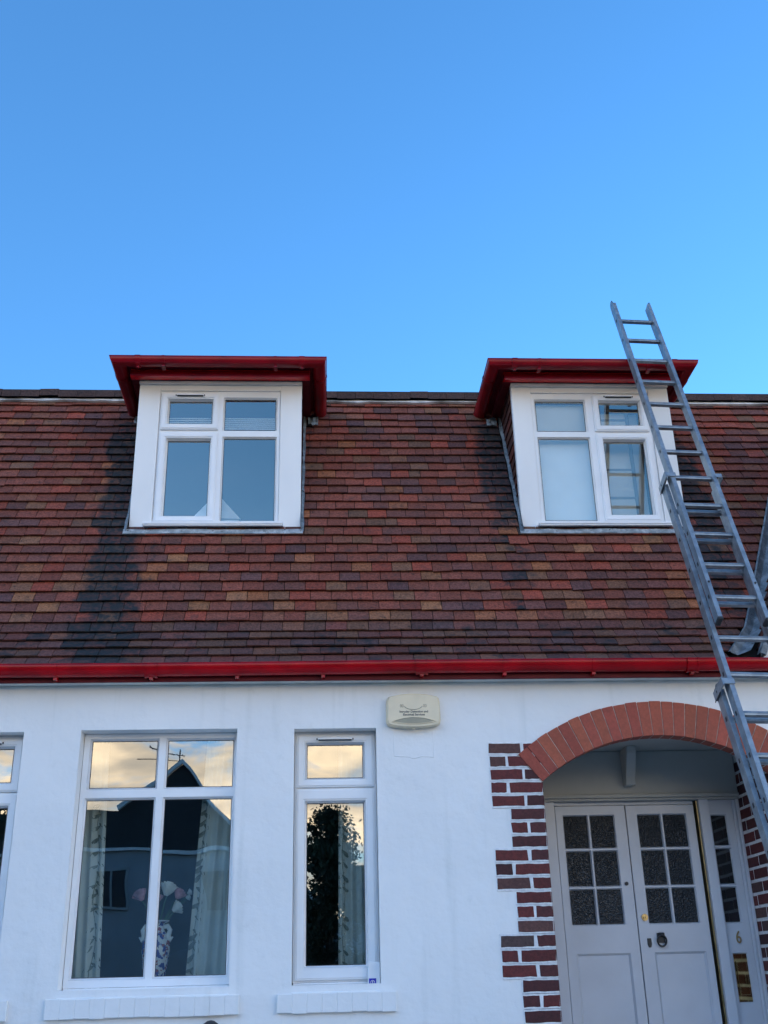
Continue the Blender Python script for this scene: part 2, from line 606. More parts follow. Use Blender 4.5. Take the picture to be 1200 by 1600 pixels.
# ------------------------------------------------------------ ground and street
g = MB()
g.box(-400, 400, -400, 400, -0.6, -0.30)
g.build('ground', 'grass', kind='structure')
g = MB()
g.box(-60, 60, -5.2, 12, -0.30, 0.0)
g.build('front_path', 'paving', kind='structure')
g = MB()
g.box(-60, 60, -12.5, -5.2, -0.30, -0.12)
g.build('road', 'road', kind='structure')
g = MB()
g.box(-60, 60, -14.0, -12.5, -0.30, 0.0)
g.build('pavement', 'paving', kind='structure')

# ------------------------------------------------------------ the house
house = empty('house', (0, 0, 0), 'white painted house with dark red tiled mansard roof, two dormers and an arched brick porch', 'house')

XA, ZA, RI, RO = 2.262, 1.79, 1.281, 1.515
DX0, DX1 = 1.441, 3.083
BIG = (-1.607, -0.580, 1.580, 3.152)
SML = (-0.202, 0.346, 1.578, 3.146)
LFT = (SML[0] - 2.323, SML[1] - 2.323, SML[2], SML[3])
WT = 3.449          # top of wall
HX0, HX1 = -9.0, 7.0


def archz(x, r=RI):
    return ZA + math.sqrt(max(0.0, r * r - (x - XA) ** 2))


w = MB()
SP = archz(DX0)
# left part, with the three windows
w.plate(HX0, DX0, 0, WT, [BIG, SML, LFT], 0.0, 0.26)
w.box(DX1, HX1, 0.0, 0.26, 0, WT)
# above the porch: strips following the arch
n = 26
for i in range(n):
    a = DX0 + (DX1 - DX0) * i / n
    b = DX0 + (DX1 - DX0) * (i + 1) / n
    za, zb = archz(a) + 0.004, archz(b) + 0.004
    w.add([(a, 0, za), (b, 0, zb), (b, 0, WT), (a, 0, WT), (a, 0.104, za), (b, 0.104, zb), (b, 0.104, WT), (a, 0.104, WT)],
          [(0, 1, 2, 3), (7, 6, 5, 4), (0, 4, 5, 1)])
wall = w.build('wall', 'wall', house)

# faint outline of a painted-over plate below the alarm box
pm = MB()
pts = [(0.463, 3.128), (0.463, 2.955)]
pm.tube([(0.463, 0.0, 3.128), (0.4625, 0.0, 3.04), (0.463, 0.0, 2.958)], 0.0022, 6)
pm.tube([(0.463, 0.0, 2.958), (0.50, 0.0, 2.953), (0.56, 0.0, 2.951), (0.585, 0.0, 2.940), (0.61, 0.0, 2.942), (0.64, 0.0, 2.952), (0.727, 0.0, 2.948)], 0.0035, 6)
pm.tube([(0.727, 0.0, 2.948), (0.729, 0.0, 3.00), (0.728, 0.0, 3.12)], 0.0018, 6)
pm.build('filler_outline', 'wall', house, smooth_angle=60)

# shell behind: side, back walls, rooms
s = MB()
s.box(HX0, HX0 + 0.2, 0.262, 8, 0, 3.4)
s.box(HX1 - 0.2, HX1, 0.262, 8, 0, 3.4)
s.box(HX0, HX1, 8.0, 8.2, 0, 3.4)
s.build('rear_wall', 'wall', house)
s = MB()
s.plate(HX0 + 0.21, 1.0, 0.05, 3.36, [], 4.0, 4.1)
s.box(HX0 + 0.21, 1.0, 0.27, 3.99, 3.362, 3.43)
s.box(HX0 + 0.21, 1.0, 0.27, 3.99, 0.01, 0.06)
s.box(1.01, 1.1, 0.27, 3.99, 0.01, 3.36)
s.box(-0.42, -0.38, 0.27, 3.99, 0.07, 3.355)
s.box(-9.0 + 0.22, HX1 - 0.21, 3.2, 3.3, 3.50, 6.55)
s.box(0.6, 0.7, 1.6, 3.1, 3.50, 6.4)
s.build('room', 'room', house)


# ------------------------------------------------------------ windows
def make_window(name_label, fr, cells, Y, vents=(), gmat='glass', thick=0.07, seed=1):
    """fr = (x0,x1,z0,z1); cells = [(glass rect, sash rect or None)]"""
    rnd = random.Random(seed)
    m = MB()
    bd = 0.012
    holes = []
    for gr, sr in cells:
        holes.append((gr[0] - bd, gr[1] + bd, gr[2] - bd, gr[3] + bd))
    m.plate(fr[0], fr[1], fr[2], fr[3], holes, Y, Y + thick)
    for (gr, sr), h in zip(cells, holes):
        if not sr:
            m.ring(h, gr, Y, Y + 0.022, 1)
    win = m.build('window', ['upvc', 'bead'], house, bevel=0.0022)
    if name_label:
        win['label'] = name_label
    for (gr, sr), h in zip(cells, holes):
        if sr:
            s = MB()
            s.plate(sr[0], sr[1], sr[2], sr[3], [h], Y - 0.017, Y - 0.0005)
            # raised outer lip, with a step
            s.plate(sr[0] + 0.010, sr[1] - 0.010, sr[2] + 0.010, sr[3] - 0.010, [(h[0] - 0.010, h[1] + 0.010, h[2] - 0.010, h[3] + 0.010)], Y - 0.023, Y - 0.0175)
            s.ring(h, gr, Y - 0.017, Y + 0.022, 1)
            s.build('sash', ['upvc', 'bead'], win, bevel=0.002)
    gm = MB()
    for (gr, sr), h in zip(cells, holes):
        tx, tz = rnd.uniform(-1, 1) * 0.0010, rnd.uniform(-1, 1) * 0.0012
        e = 0.004
        y = Y + 0.024
        gm.add([(gr[0] - e, y + tx, gr[2] - e), (gr[1] + e, y - tx, gr[2] - e), (gr[1] + e, y - tx + tz, gr[3] + e), (gr[0] - e, y + tx + tz, gr[3] + e)], [(0, 1, 2, 3)])
    gm.build('glass', gmat, win)
    ga = MB()
    for (gr, sr), h in zip(cells, holes):
        ga.plate(gr[0] - 0.001, gr[1] + 0.001, gr[2] - 0.001, gr[3] + 0.001, [(gr[0] + 0.003, gr[1] - 0.003, gr[2] + 0.003, gr[3] - 0.003)], Y + 0.0205, Y + 0.0225)
    ga.build('gasket', 'gasket', win)
    for vx0, vx1, vz in vents:
        v = MB()
        v.box(vx0, vx1, Y - 0.043, Y - 0.024, vz - 0.006, vz + 0.006)
        v.box(vx0 + 0.006, vx1 - 0.006, Y - 0.040, Y - 0.024, vz - 0.012, vz - 0.0065, 1)
        v.box(vx0 - 0.008, vx0 - 0.0005, Y - 0.033, Y - 0.024, vz - 0.006, vz + 0.004, 1)
        v.box(vx1 + 0.0005, vx1 + 0.008, Y - 0.033, Y - 0.024, vz - 0.006, vz + 0.004, 1)
        v.build('trickle_vent', ['upvc', 'blackplastic'], win, bevel=0.001)
    return win


def brick_sill(win, x0, x1, nb, seed):
    rnd = random.Random(seed)
    s = MB()
    wd = (x1 - x0) / nb
    for i in range(nb):
        a, b = x0 + i * wd, x0 + (i + 1) * wd
        dz = rnd.uniform(-0.004, 0.003)
        dy = rnd.uniform(-0.0015, 0.0015)
        s.box(a + 0.0012, b - 0.0012, -0.030 + dy, -0.004, 1.424 + dz, 1.533 + rnd.uniform(-0.002, 0.002))
    s.box(x0 + 0.002, x1 - 0.002, -0.0265, -0.001, 1.428, 1.530)
    s.build('brick_sill', 'wall', win, bevel=0.003, seg=2)


YG = 0.115
big = make_window('wide four-pane white window on the ground floor', (BIG[0] + 0.003, BIG[1] - 0.003, 1.590, 3.150), [
    ((-1.552, -1.120, 2.795, 3.103), None), ((-1.048, -0.612, 2.795, 3.103), None),
    ((-1.558, -1.122, 1.647, 2.716), None), ((-1.050, -0.614, 1.647, 2.716), None)], YG, seed=3)
brick_sill(big, -1.668, -0.513, 13, 1)
small_cells = [((-0.117, 0.258, 2.840, 3.060), (-0.185, 0.328, 2.775, 3.122)), ((-0.117, 0.259, 1.686, 2.676), (-0.185, 0.328, 1.603, 2.766))]
small = make_window('narrow two-pane white window beside the wide one', (SML[0] + 0.003, SML[1] - 0.003, 1.590, 3.144), small_cells, YG, [(-0.046, 0.188, 3.094)], seed=5)
brick_sill(small, -0.288, 0.437, 8, 2)
DXL = -2.323
lc = [(tuple(v + (DXL if i < 2 else 0) for i, v in enumerate(a)), tuple(v + (DXL if i < 2 else 0) for i, v in enumerate(b))) for a, b in small_cells]
left = make_window('narrow white window cut by the left edge', (LFT[0] + 0.003, LFT[1] - 0.003, 1.590, 3.144), lc, YG, [(-0.046 + DXL, 0.188 + DXL, 3.094)], seed=8)
brick_sill(left, -0.288 + DXL, 0.437 + DXL, 8, 3)

# sloping mortar fillets between frames and brick sills, uPVC cill strips
for win, (a, b) in ((big, (-1.600, -0.586)), (small, (-0.198, 0.342)), (left, (-0.198 + DXL, 0.342 + DXL))):
    f = MB()
    f.add([(a - 0.004, 0.17, 1.578), (b + 0.004, 0.17, 1.578), (b + 0.004, -0.012, 1.536), (a - 0.004, -0.012, 1.536),
           (a - 0.004, 0.17, 1.50), (b + 0.004, 0.17, 1.50), (b + 0.004, -0.012, 1.50), (a - 0.004, -0.012, 1.50)],
          [(0, 1, 2, 3), (3, 2, 6, 7), (0, 3, 7, 4), (1, 5, 6, 2)])
    f.build('sloping_sill', 'wall', win)
    f = MB()
    f.box(a + 0.004, b - 0.004, YG - 0.018, YG + 0.02, 1.579, 1.5885)
    f.box(a + 0.004, b - 0.004, YG - 0.005, YG + 0.02, 1.5765, 1.5785, 1)
    f.build('sill', ['upvc', 'gasket'], win, bevel=0.001)

# ------------------------------------------------------------ brick quoin left of the porch
CH = 0.08565


def bcol(rnd):
    k = rnd.random()
    base = (0.120, 0.020, 0.018) if k < 0.6 else ((0.080, 0.018, 0.018) if k < 0.93 else (0.11, 0.045, 0.038))
    f = rnd.uniform(0.75, 1.25)
    return tuple(c * f for c in base)


def brick(m, x0, x1, z0, z1, y0, y1, rnd, col=None, j=0.0035):
    """one slightly irregular brick face block"""
    # wavy-edged block: the painted joints run unevenly over the brick edges
    k = 5
    top = [(x0 + (x1 - x0) * i / k + (rnd.uniform(-j, j) if i in (0, k) else 0), z1 + rnd.uniform(-j, j) * 0.7) for i in range(k + 1)]
    bot = [(x0 + (x1 - x0) * i / k + (rnd.uniform(-j, j) if i in (0, k) else 0), z0 + rnd.uniform(-j, j) * 0.7) for i in range(k, -1, -1)]
    m.prism(top + bot, lambda u, v, t: (u, t, v), y0, y1, 1, col or bcol(rnd))


rnd = random.Random(11)
q = MB()
ZT = 3.039
row = 0
z = ZT
mo = 0.0105
pat = [1] * 5 + [0] * 3 + [1] * 3 + [0] * 3 + [1] * 3 + [0] * 3 + [1] * 3 + [0] * 3 + [1] * 3 + [0] * 3 + [1] * 5
for r, wide in enumerate(pat):
    z1 = ZT - r * CH
    z0 = z1 - CH
    if z0 < 0.0:
        break
    xl = 1.098 if wide else 1.217
    # how far the arch ring cuts this course
    zz = z0 + 0.01
    xr = DX0
    q.box(xl - 0.004 + rnd.uniform(-0.003, 0.003), DX0 - 0.0005, -0.0055, -0.001, z0 - 0.004, z1 + 0.004 if r else z1, 0)
    if wide:
        js = [xl, xl + 0.222, DX0] if r % 2 == 0 else [xl, xl + 0.115, DX0]
    else:
        js = [xl, DX0] if r % 2 == 1 else [xl, (xl + DX0) / 2, DX0]
    for a, b in zip(js[:-1], js[1:]):
        dark = wide and a == xl and r > 6 and rnd.random() < 0.5
        col = (0.085, 0.050, 0.045) if dark else None
        ee = 0.001 if b == DX0 else mo
        brick(q, a + (0 if a == xl else mo), b - ee, z0 + mo, z1 - mo, -0.0080, -0.0035, rnd, col)
q.build('brick_quoin', ['mortar', 'brick'], house, bevel=0.0025)

# right-hand quoin (beyond the porch) and the brick reveals inside the porch
q = MB()
for r, wide in enumerate(pat):
    z1 = ZT - r * CH
    z0 = z1 - CH
    if z0 < 0.0:
        break
    xr = 3.426 if wide else 3.307
    q.box(DX1 + 0.0005, xr + 0.004, -0.0055, -0.001, z0 - 0.004, z1 + 0.004 if r else z1, 0)
    if wide:
        js = [DX1, xr - 0.222, xr] if r % 2 == 0 else [DX1, xr - 0.115, xr]
    else:
        js = [DX1, xr] if r % 2 == 1 else [DX1, (xr + DX1) / 2, xr]
    for a, b in zip(js[:-1], js[1:]):
        brick(q, a + (0.001 if a == DX1 else mo), b - (0 if b == xr else mo), z0 + mo, z1 - mo, -0.0080, -0.0035, rnd)
q.build('brick_quoin', ['mortar', 'brick'], house, bevel=0.0025)

YD = 0.88     # door plane
q = MB()
for side in (0, 1):
    xw = DX0 if side == 0 else DX1
    sg = 1 if side == 0 else -1     # outward normal into the opening
    # solid cheek of the porch behind the front wall
    q.box(xw - 0.25 if side == 0 else xw, xw if side == 0 else xw + 0.25, 0.262, YD + 0.12, 0, 3.35, 0)
    for r in range(36):
        z1 = ZT - r * CH
        z0 = z1 - CH
        if z0 < 0:
            break
        y = 0.004 if r % 2 else -0.005 + 0.13
        js = [0.0] + ([0.13] if r % 2 == 0 else [])
        yy = js[-1]
        while yy < YD + 0.1:
            yy += 0.26
            js.append(min(yy, YD + 0.1))
        for a, b in zip(js[:-1], js[1:]):
            if b - a < 0.03:
                continue
            f = rnd.uniform(-0.002, 0.002)
            xo = xw + sg * 0.006
            c = bcol(rnd)
            x_in, x_out = sorted((xw - sg * 0.003, xo))
            q.box(x_in, x_out, a + mo + (0.0 if a else -0.006), b - mo, z0 + mo + f, z1 - mo + f, 1, c)
q.build('porch_reveal', ['mortar', 'brick'], house, bevel=0.0025)

# ------------------------------------------------------------ brick arch
rnd = random.Random(4)
m = MB()
A0 = math.asin((XA - DX0) / RI)
nb = 25
NS = 50


def apt(r, a, y):
    return (XA + r * math.sin(a), y, ZA + r * math.cos(a))


prof = [(RI + 0.004, -0.0075), (RO - 0.004, -0.0075), (RO - 0.004, 0.0), (RI + 0.004, 0.0)]
for i in range(NS):
    a, b = -A0 + 2 * A0 * i / NS, -A0 + 2 * A0 * (i + 1) / NS
    m.add([apt(RI + 0.004, a, -0.0075), apt(RO - 0.004, a, -0.0075), apt(RO - 0.004, b, -0.0075), apt(RI + 0.004, b, -0.0075)], [(0, 1, 2, 3)])
    m.add([apt(RI + 0.0015, a, -0.005), apt(RI + 0.0015, b, -0.005), apt(RI + 0.0015, b, 0.105), apt(RI + 0.0015, a, 0.105)], [(0, 1, 2, 3)])
m.add([apt(RI, -A0 - 0.005, -0.0075), apt(RO, -A0 - 0.005, -0.0075), apt(RO, -A0 + 0.01, -0.0075), apt(RI, -A0 + 0.01, -0.0075)], [(0, 1, 2, 3)])
for i in range(nb):
    a = -A0 + 2 * A0 * i / nb + 0.0019
    b = -A0 + 2 * A0 * (i + 1) / nb - 0.0019
    mid = (a + b) / 2
    f = rnd.uniform(0.86, 1.12)
    c = (0.37 * f, 0.085 * f * rnd.uniform(0.9, 1.15), 0.050 * f)
    ro = RO + rnd.uniform(-0.004, 0.002)
    vs = []
    for y in (-0.0125, 0.100):
        for (r, t) in ((RI, a), (ro, a), (ro, mid), (ro, b), (RI, b), (RI, mid)):
            vs.append(apt(r, t, y if (y > 0 and r == RI) else (-0.0125 if y < 0 else (0.100 if r == RI else -0.004))))
    m.add(vs, [(0, 1, 2, 3, 4, 5), (0, 6, 7, 1), (1, 7, 8, 2), (2, 8, 9, 3), (3, 9, 10, 4), (4, 10, 11, 5), (5, 11, 6, 0)], 1, c)
m.build('brick_arch', ['archmortar', 'arch'], house, bevel=0.002)

# ------------------------------------------------------------ porch ceiling, panel, bracket
m = MB()
m.box(DX0 + 0.008, DX1 - 0.008, 0.106, YD + 0.02, 3.13, 3.17)
m.build('porch_ceiling', 'porch', house)
m = MB()
m.box(DX0 + 0.008, DX1 - 0.008, YD - 0.05, YD + 0.05, 2.812, 3.128)
m.box(DX0 + 0.008, DX1 - 0.008, YD - 0.068, YD + 0.05, 2.786, 2.8115)
m.box(DX0 + 0.008, DX1 - 0.008, YD - 0.045, YD + 0.05, 2.768, 2.7855)
m.build('door_fascia', 'porch', house, bevel=0.004, seg=2)
m = MB()
bx, by = 2.25, YD - 0.05
fn = lambda u, v, t: (t, by - u, v)
m.prism([(0.002, 3.128), (0.20, 3.128), (0.19, 3.08), (0.10, 2.92), (0.085, 2.865), (0.002, 2.865)], fn, bx - 0.036, bx + 0.036)
m.build('timber_bracket', 'porch', house, bevel=0.006, seg=2)

# ------------------------------------------------------------ door set
m = MB()
m.box(DX0 + 0.008, 1.690, YD - 0.02, YD + 0.09, 0.15, 2.7675)
m.box(1.6905, 2.742, YD + 0.012, YD + 0.09, 2.742, 2.7675)
m.box(2.768, 2.840, YD - 0.045, YD + 0.09, 0.15, 2.7675)
m.box(3.052, DX1 - 0.007, YD - 0.035, YD + 0.09, 0.15, 2.7675)
m.box(3.030, 3.0515, YD - 0.01, YD + 0.09, 0.15, 2.7675)
m.build('door_frame', 'door', house, bevel=0.004, seg=2)


def door_leaf(x0, x1, gx0, gx1, label):
    d = MB()
    mid = (gx0 + gx1) / 2
    mw = 0.013
    zb = (1.922, 2.153, 2.179, 2.416, 2.442, 2.668)
    cells = [(a, b, zb[i], zb[i + 1]) for i in (0, 2, 4) for a, b in ((gx0, mid - mw), (mid + mw, gx1))]
    pan = (gx0 + 0.010, gx1 + 0.02, 0.36, 1.728)
    holes = [(a - 0.006, b + 0.006, c - 0.006, e + 0.006) for a, b, c, e in cells]
    d.plate(x0, x1, 0.17, 2.738, holes + [pan], YD, YD + 0.045)
    for c, h in zip(cells, holes):
        d.ring(h, c, YD, YD + 0.016)
    d.ring(pan, (pan[0] + 0.014, pan[1] - 0.014, pan[2] + 0.014, pan[3] - 0.014), YD, YD + 0.014)
    d.box(pan[0] + 0.0135, pan[1] - 0.0135, YD + 0.012, YD + 0.03, pan[2] + 0.0135, pan[3] - 0.0135)
    o = d.build('door', 'door', house, bevel=0.002)
    o['label'] = label
    g = MB()
    for a, b, c, e in cells:
        g.box(a - 0.002, b + 0.002, YD + 0.017, YD + 0.024, c - 0.002, e + 0.002)
    g.build('glass', 'obscure', o)
    return o


dl = door_leaf(1.697, 2.219, 1.757, 2.128, 'left door leaf with six obscured panes')
dr = door_leaf(2.226, 2.738, 2.312, 2.668, 'right door leaf with knocker and lock')
m = MB()
m.box(1.6905, 1.6965, YD + 0.02, YD + 0.06, 0.17, 2.741)
m.box(2.2195, 2.2255, YD + 0.03, YD + 0.06, 0.17, 2.741)
m.box(2.739, 2.7675, YD + 0.05, YD + 0.08, 0.15, 2.767)
m.build('door_gap', 'gasket', house)
m = MB()
m.box(2.756, 2.766, YD - 0.015, YD + 0.045, 0.17, 2.764)
m.build('brass_draught_strip', 'brass', house, bevel=0.004, seg=2)

m = MB()
m.tube([(2.172, YD - 0.012, 2.190), (2.172, YD + 0.002, 2.190)], 0.013, 16)
m.tube([(2.172, YD - 0.016, 2.190), (2.172, YD - 0.0125, 2.190)], 0.008, 12)
m.build('door_viewer', 'iron', dl, smooth_angle=40)
m = MB()
m.tube([(2.277, YD - 0.010, 1.961), (2.277, YD + 0.002, 1.961)], 0.023, 24)
m.tube([(2.277, YD - 0.020, 1.961), (2.277, YD - 0.0105, 1.961)], 0.013, 20)
m.tube([(2.277, YD - 0.0215, 1.961), (2.277, YD - 0.0205, 1.961)], [0.004, 0.004], 8, 1)
m.build('lock', ['brass', 'iron'], dr, smooth_angle=40)
m = MB()
m.prism([(-0.014, 0.030), (0.014, 0.030), (0.015, -0.010), (0.008, -0.030), (-0.008, -0.030), (-0.015, -0.010)],
        lambda u, v, t: (2.292 + u, t, 1.792 + v), YD - 0.007, YD + 0.001)
m.build('keyhole_cover', 'iron', dr, bevel=0.002)
m = MB()
m.box(2.350, 2.404, YD - 0.010, YD + 0.001, 1.79, 1.856)
m.tube([(2.362, YD - 0.020, 1.848), (2.392, YD - 0.020, 1.848)], 0.010, 12)
k = MB()
pts = []
for i in range(25):
    a = 2 * math.pi * i / 24
    pts.append((2.377 + 0.032 * math.sin(a), YD - 0.022 - 0.004 * math.cos(a), 1.803 + 0.036 * math.cos(a)))
m.tube(pts, 0.0065, 8)
m.build('knocker', 'iron', dr, smooth_angle=40)

# sidelight with number and letter plate
sl = MB()
sc_cells = [(2.866, 2.972, 1.918, 2.150), (2.866, 2.972, 2.178, 2.418), (2.866, 2.972, 2.446, 2.656)]
sh = [(a - 0.006, b + 0.006, c - 0.006, e + 0.006) for a, b, c, e in sc_cells]
lbx = (2.878, 2.984, 1.392, 1.712)
sl.plate(2.8405, 3.0295, 0.17, 2.7675, sh + [lbx], YD + 0.0, YD + 0.05)
for c, h in zip(sc_cells, sh):
    sl.ring(h, c, YD, YD + 0.016)
sl.ring(lbx, (lbx[0] + 0.006, lbx[1] - 0.006, lbx[2] + 0.006, lbx[3] - 0.006), YD, YD + 0.012)
side = sl.build('sidelight', 'door', house, bevel=0.002)
g = MB()
for a, b, c, e in sc_cells:
    g.box(a - 0.002, b + 0.002, YD + 0.017, YD + 0.024, c - 0.002, e + 0.002)
g.build('glass', 'sideglass', side)
m = MB()
m.box(lbx[0] + 0.004, lbx[1] - 0.004, YD + 0.010, YD + 0.02, lbx[2] + 0.004, lbx[3] - 0.004)
m.box(lbx[0] + 0.016, lbx[1] - 0.016, YD + 0.003, YD + 0.0095, lbx[2] + 0.05, lbx[3] - 0.05)
m.build('letter_plate', 'brassmirror', side, bevel=0.002)
text_mesh('6', 0.118, 'house_number', 'brass', side, (2.935, YD - 0.006, 1.812), 0.004, xscale=0.72)

# step
m = MB()
m.box(DX0 - 0.05, DX1 + 0.05, -0.25, YD + 0.1, 0.001, 0.145)
m.build('doorstep', 'paving', house, bevel=0.01, seg=2)

# ------------------------------------------------------------ main eaves: soffit, fascia, gutter
m = MB()
m.box(HX0, HX1, -0.086, -0.001, 3.450, 3.460)
m.box(HX0, HX1, -0.014, -0.0015, 3.438, 3.4495)
m.build('soffit', 'greysoffit', house, bevel=0.002)
m = MB()
m.box(HX0, HX1, -0.108, -0.087, 3.447, 3.565)
m.build('fascia', 'redold', house, bevel=0.003)


def gutter_profile(r=0.056, n=12, th=0.004, depth=1.0):
    out = [(-r * math.cos(math.pi * i / n), -r * depth * math.sin(math.pi * i / n)) for i in range(n + 1)]
    inn = [((r - th) * math.cos(math.pi * i / n), -(r - th) * depth * math.sin(math.pi * i / n)) for i in range(n + 1)]
    # rolled lip on the outer edge
    lip = [(-r - 0.003, 0.002), (-r - 0.002, 0.006), (-r + 0.003, 0.006)]
    return lip + out + inn[0:0] + [(r, 0.004), (r - th, 0.004)] + [(p[0], p[1]) for p in inn[1:]]


GP = gutter_profile(0.054, 12, 0.004, 1.35)
gy, gz = -0.146, 3.549
m = MB()
m.sweep(GP, [lambda u, v, X=X: (X, gy + u, gz + v + 0.004 * math.sin(X * 1.1)) for X in [HX0 + i * 0.5 for i in range(33)]], closed=True)
gut = m.build('gutter', 'red', house, smooth_angle=40)


def gutter_clip(X, wd, big=False):
    b = MB()
    GQ = gutter_profile(0.054 + (0.006 if big else 0.004), 12, 0.004, 1.33)
    dz = 0.004 * math.sin(X * 1.1)
    b.sweep(GQ, [lambda u, v, x=x: (x, gy + u, gz + v + dz - 0.001) for x in (X - wd, X + wd)], closed=True)
    if big:
        for t in (-wd, wd - 0.012):
            GQ2 = gutter_profile(0.064, 12, 0.004, 1.31)
            b.sweep(GQ2, [lambda u, v, x=x: (x, gy + u, gz + v + dz - 0.001) for x in (X + t, X + t + 0.012)], closed=True)
    b.box(X - 0.012, X + 0.012, gy - 0.01, gy + 0.055, gz - 0.092 + dz, gz - 0.074 + dz)
    b.build('gutter_union' if big else 'gutter_bracket', 'red', gut, smooth_angle=40)


for X in (-2.95, -2.36, -1.773, -0.581, -0.009, 1.215, 1.825, 3.7):
    gutter_clip(X, 0.014)
for X in (-1.148, 0.654, 2.506):
    gutter_clip(X, 0.042, True)

# ------------------------------------------------------------ roof geometry
G0 = Vector((0, -0.080, 3.556))
K0 = 0.40
A50, A65 = R_(50), R_(65)
G1 = G0 + Vector((0, math.cos(A50) * K0, math.sin(A50) * K0))
SLEN = 2.86        # length of the steep slope


def rp(x, s, nrm=0.0):
    """point on the roof: s = distance up the slope from the eaves"""
    if s < K0:
        return Vector((x, G0.y + math.cos(A50) * s - math.sin(A50) * nrm, G0.z + math.sin(A50) * s + math.cos(A50) * nrm))
    t = s - K0
    return Vector((x, G1.y + math.cos(A65) * t - math.sin(A65) * nrm, G1.z + math.sin(A65) * t + math.cos(A65) * nrm))


def roof_y(zv):
    return G1.y + (zv - G1.z) / math.tan(A65)


def s_of_z(zv):
    return K0 + (zv - G1.z) / math.sin(A65) if zv > G1.z else (zv - G0.z) / math.sin(A50)


DORM = [(-1.531, -0.189), (1.577, 2.922)]      # face edges
DZ0, DZ1 = 4.86, 6.30                            # dormer foot and head
YF = 0.642                                       # dormer face plane
S_FOOT, S_HEAD = s_of_z(4.862), s_of_z(6.33)


def valley_x(zv):
    """left edge of the lead valley at the right"""
    if zv < 3.85:
        return 3.045 + (zv - 3.85) * 0.93
    return 3.045 + (zv - 3.85) * 0.485


XR = 3.9
m = MB()
XL = HX0
for x0, x1, sa, sb in ((XL, -1.50, 0.0, K0 + SLEN), (-1.50, -0.22, 0.0, S_FOOT), (-0.22, 1.61, 0.0, K0 + SLEN),
                       (1.61, 2.89, 0.0, S_FOOT), (2.89, HX1, 0.0, K0 + SLEN)):
    ss = [sa] + ([K0] if sa < K0 < sb else []) + [sb]
    for a, b in zip(ss[:-1], ss[1:]):
        m.add([rp(x0, a + 1e-5, -0.008), rp(x1, a + 1e-5, -0.008), rp(x1, b, -0.008), rp(x0, b, -0.008)], [(0, 1, 2, 3)])
roof = m.build('roof', 'underlay', house)


# stains: streaks that run down the slope, given as (x at height z, half width)
def stain_at(x, zv):
    v = 0.0
    # left of the left dormer, widening below its foot
    if zv < 6.15:
        if zv > 4.85:
            c, hw = -1.655 - 0.02 * math.sin(zv * 9), 0.16
            v = max(v, 1.08 * (1.0 - (abs(x - c) / hw) ** 2 * 0.55) if -1.9 < x < -1.5 else 0)
        else:
            t = (4.85 - zv) / 1.3
            c = -1.60 + 0.06 * t
            hw = 0.15 + 0.19 * t
            v = max(v, (1.05 - 0.28 * t) * max(0.0, 1.0 - (abs(x - c) / hw) ** 2 * 0.62))
            c2 = -1.30
            v = max(v, (0.50 - 0.28 * t) * max(0.0, 1.0 - abs(x - c2) / 0.10) + 0.0)
    # right dormer: left side, greenish at the top
    if zv < 6.12:
        t = (6.12 - zv) / 2.4
        v = max(v, (1.0 - 0.45 * t if zv > 4.8 else 0.62 - 0.30 * t) * max(0.0, 1.0 - (abs(x - (1.47 - 0.02 * t)) / (0.20 + 0.04 * t)) ** 2 * 0.9))
    # left side of the middle bay under the dormer gutter end
    if 5.5 < zv < 6.2:
        v = max(v, 0.62 * max(0.0, 1.0 - abs(x - (-0.12)) / 0.13) * (zv - 5.5) / 0.7)
    # right of the right dormer
    if zv < 6.1:
        t = (6.1 - zv) / 2.3
        c = 3.02 + 0.02 * t
        hw = 0.20 + 0.12 * t
        v = max(v, (1.05 - 0.55 * t if zv < 5.75 else 0.5) * max(0.0, 1.0 - (abs(x - c) / hw) ** 2))
    # grubby lowest courses
    if zv < 3.95:
        v = max(v, 0.30)
    return v


def tcol(rnd, zv, x):
    k = rnd.random()
    low = max(0.0, min(1.0, (4.9 - zv) / 0.8))
    if k < 0.44:
        c = (0.200, 0.060, 0.044)
    elif k < 0.57:
        c = (0.270, 0.060, 0.040)
    elif k < 0.76:
        c = (0.140, 0.056, 0.050)
    elif k < 0.86:
        c = (0.100, 0.052, 0.056)
    elif k < 0.94:
        c = (0.30, 0.115, 0.055) if rnd.random() < 0.30 + low * 0.4 else (0.20, 0.080, 0.052)
    else:
        c = (0.30, 0.140, 0.070) if rnd.random() < low * 0.8 else (0.15, 0.085, 0.058)
    if k < 0.44 and rnd.random() < 0.22 * low + 0.06:
        c = (0.19, 0.095, 0.058)
    g = rnd.uniform(0.08, 0.50)
    c = tuple(a * (1 - g) + b * g for a, b in zip(c, (0.165, 0.068, 0.050)))
    if zv < 3.95:
        c = tuple(a * 0.45 + b * 0.55 for a, b in zip(c, (0.075, 0.050, 0.052)))
    f = rnd.uniform(0.82, 1.2)
    return (c[0] * f * 1.16, c[1] * f * 1.12, c[2] * f * 1.06)


rnd = random.Random(21)
TW = 0.1535
t_mb = MB()


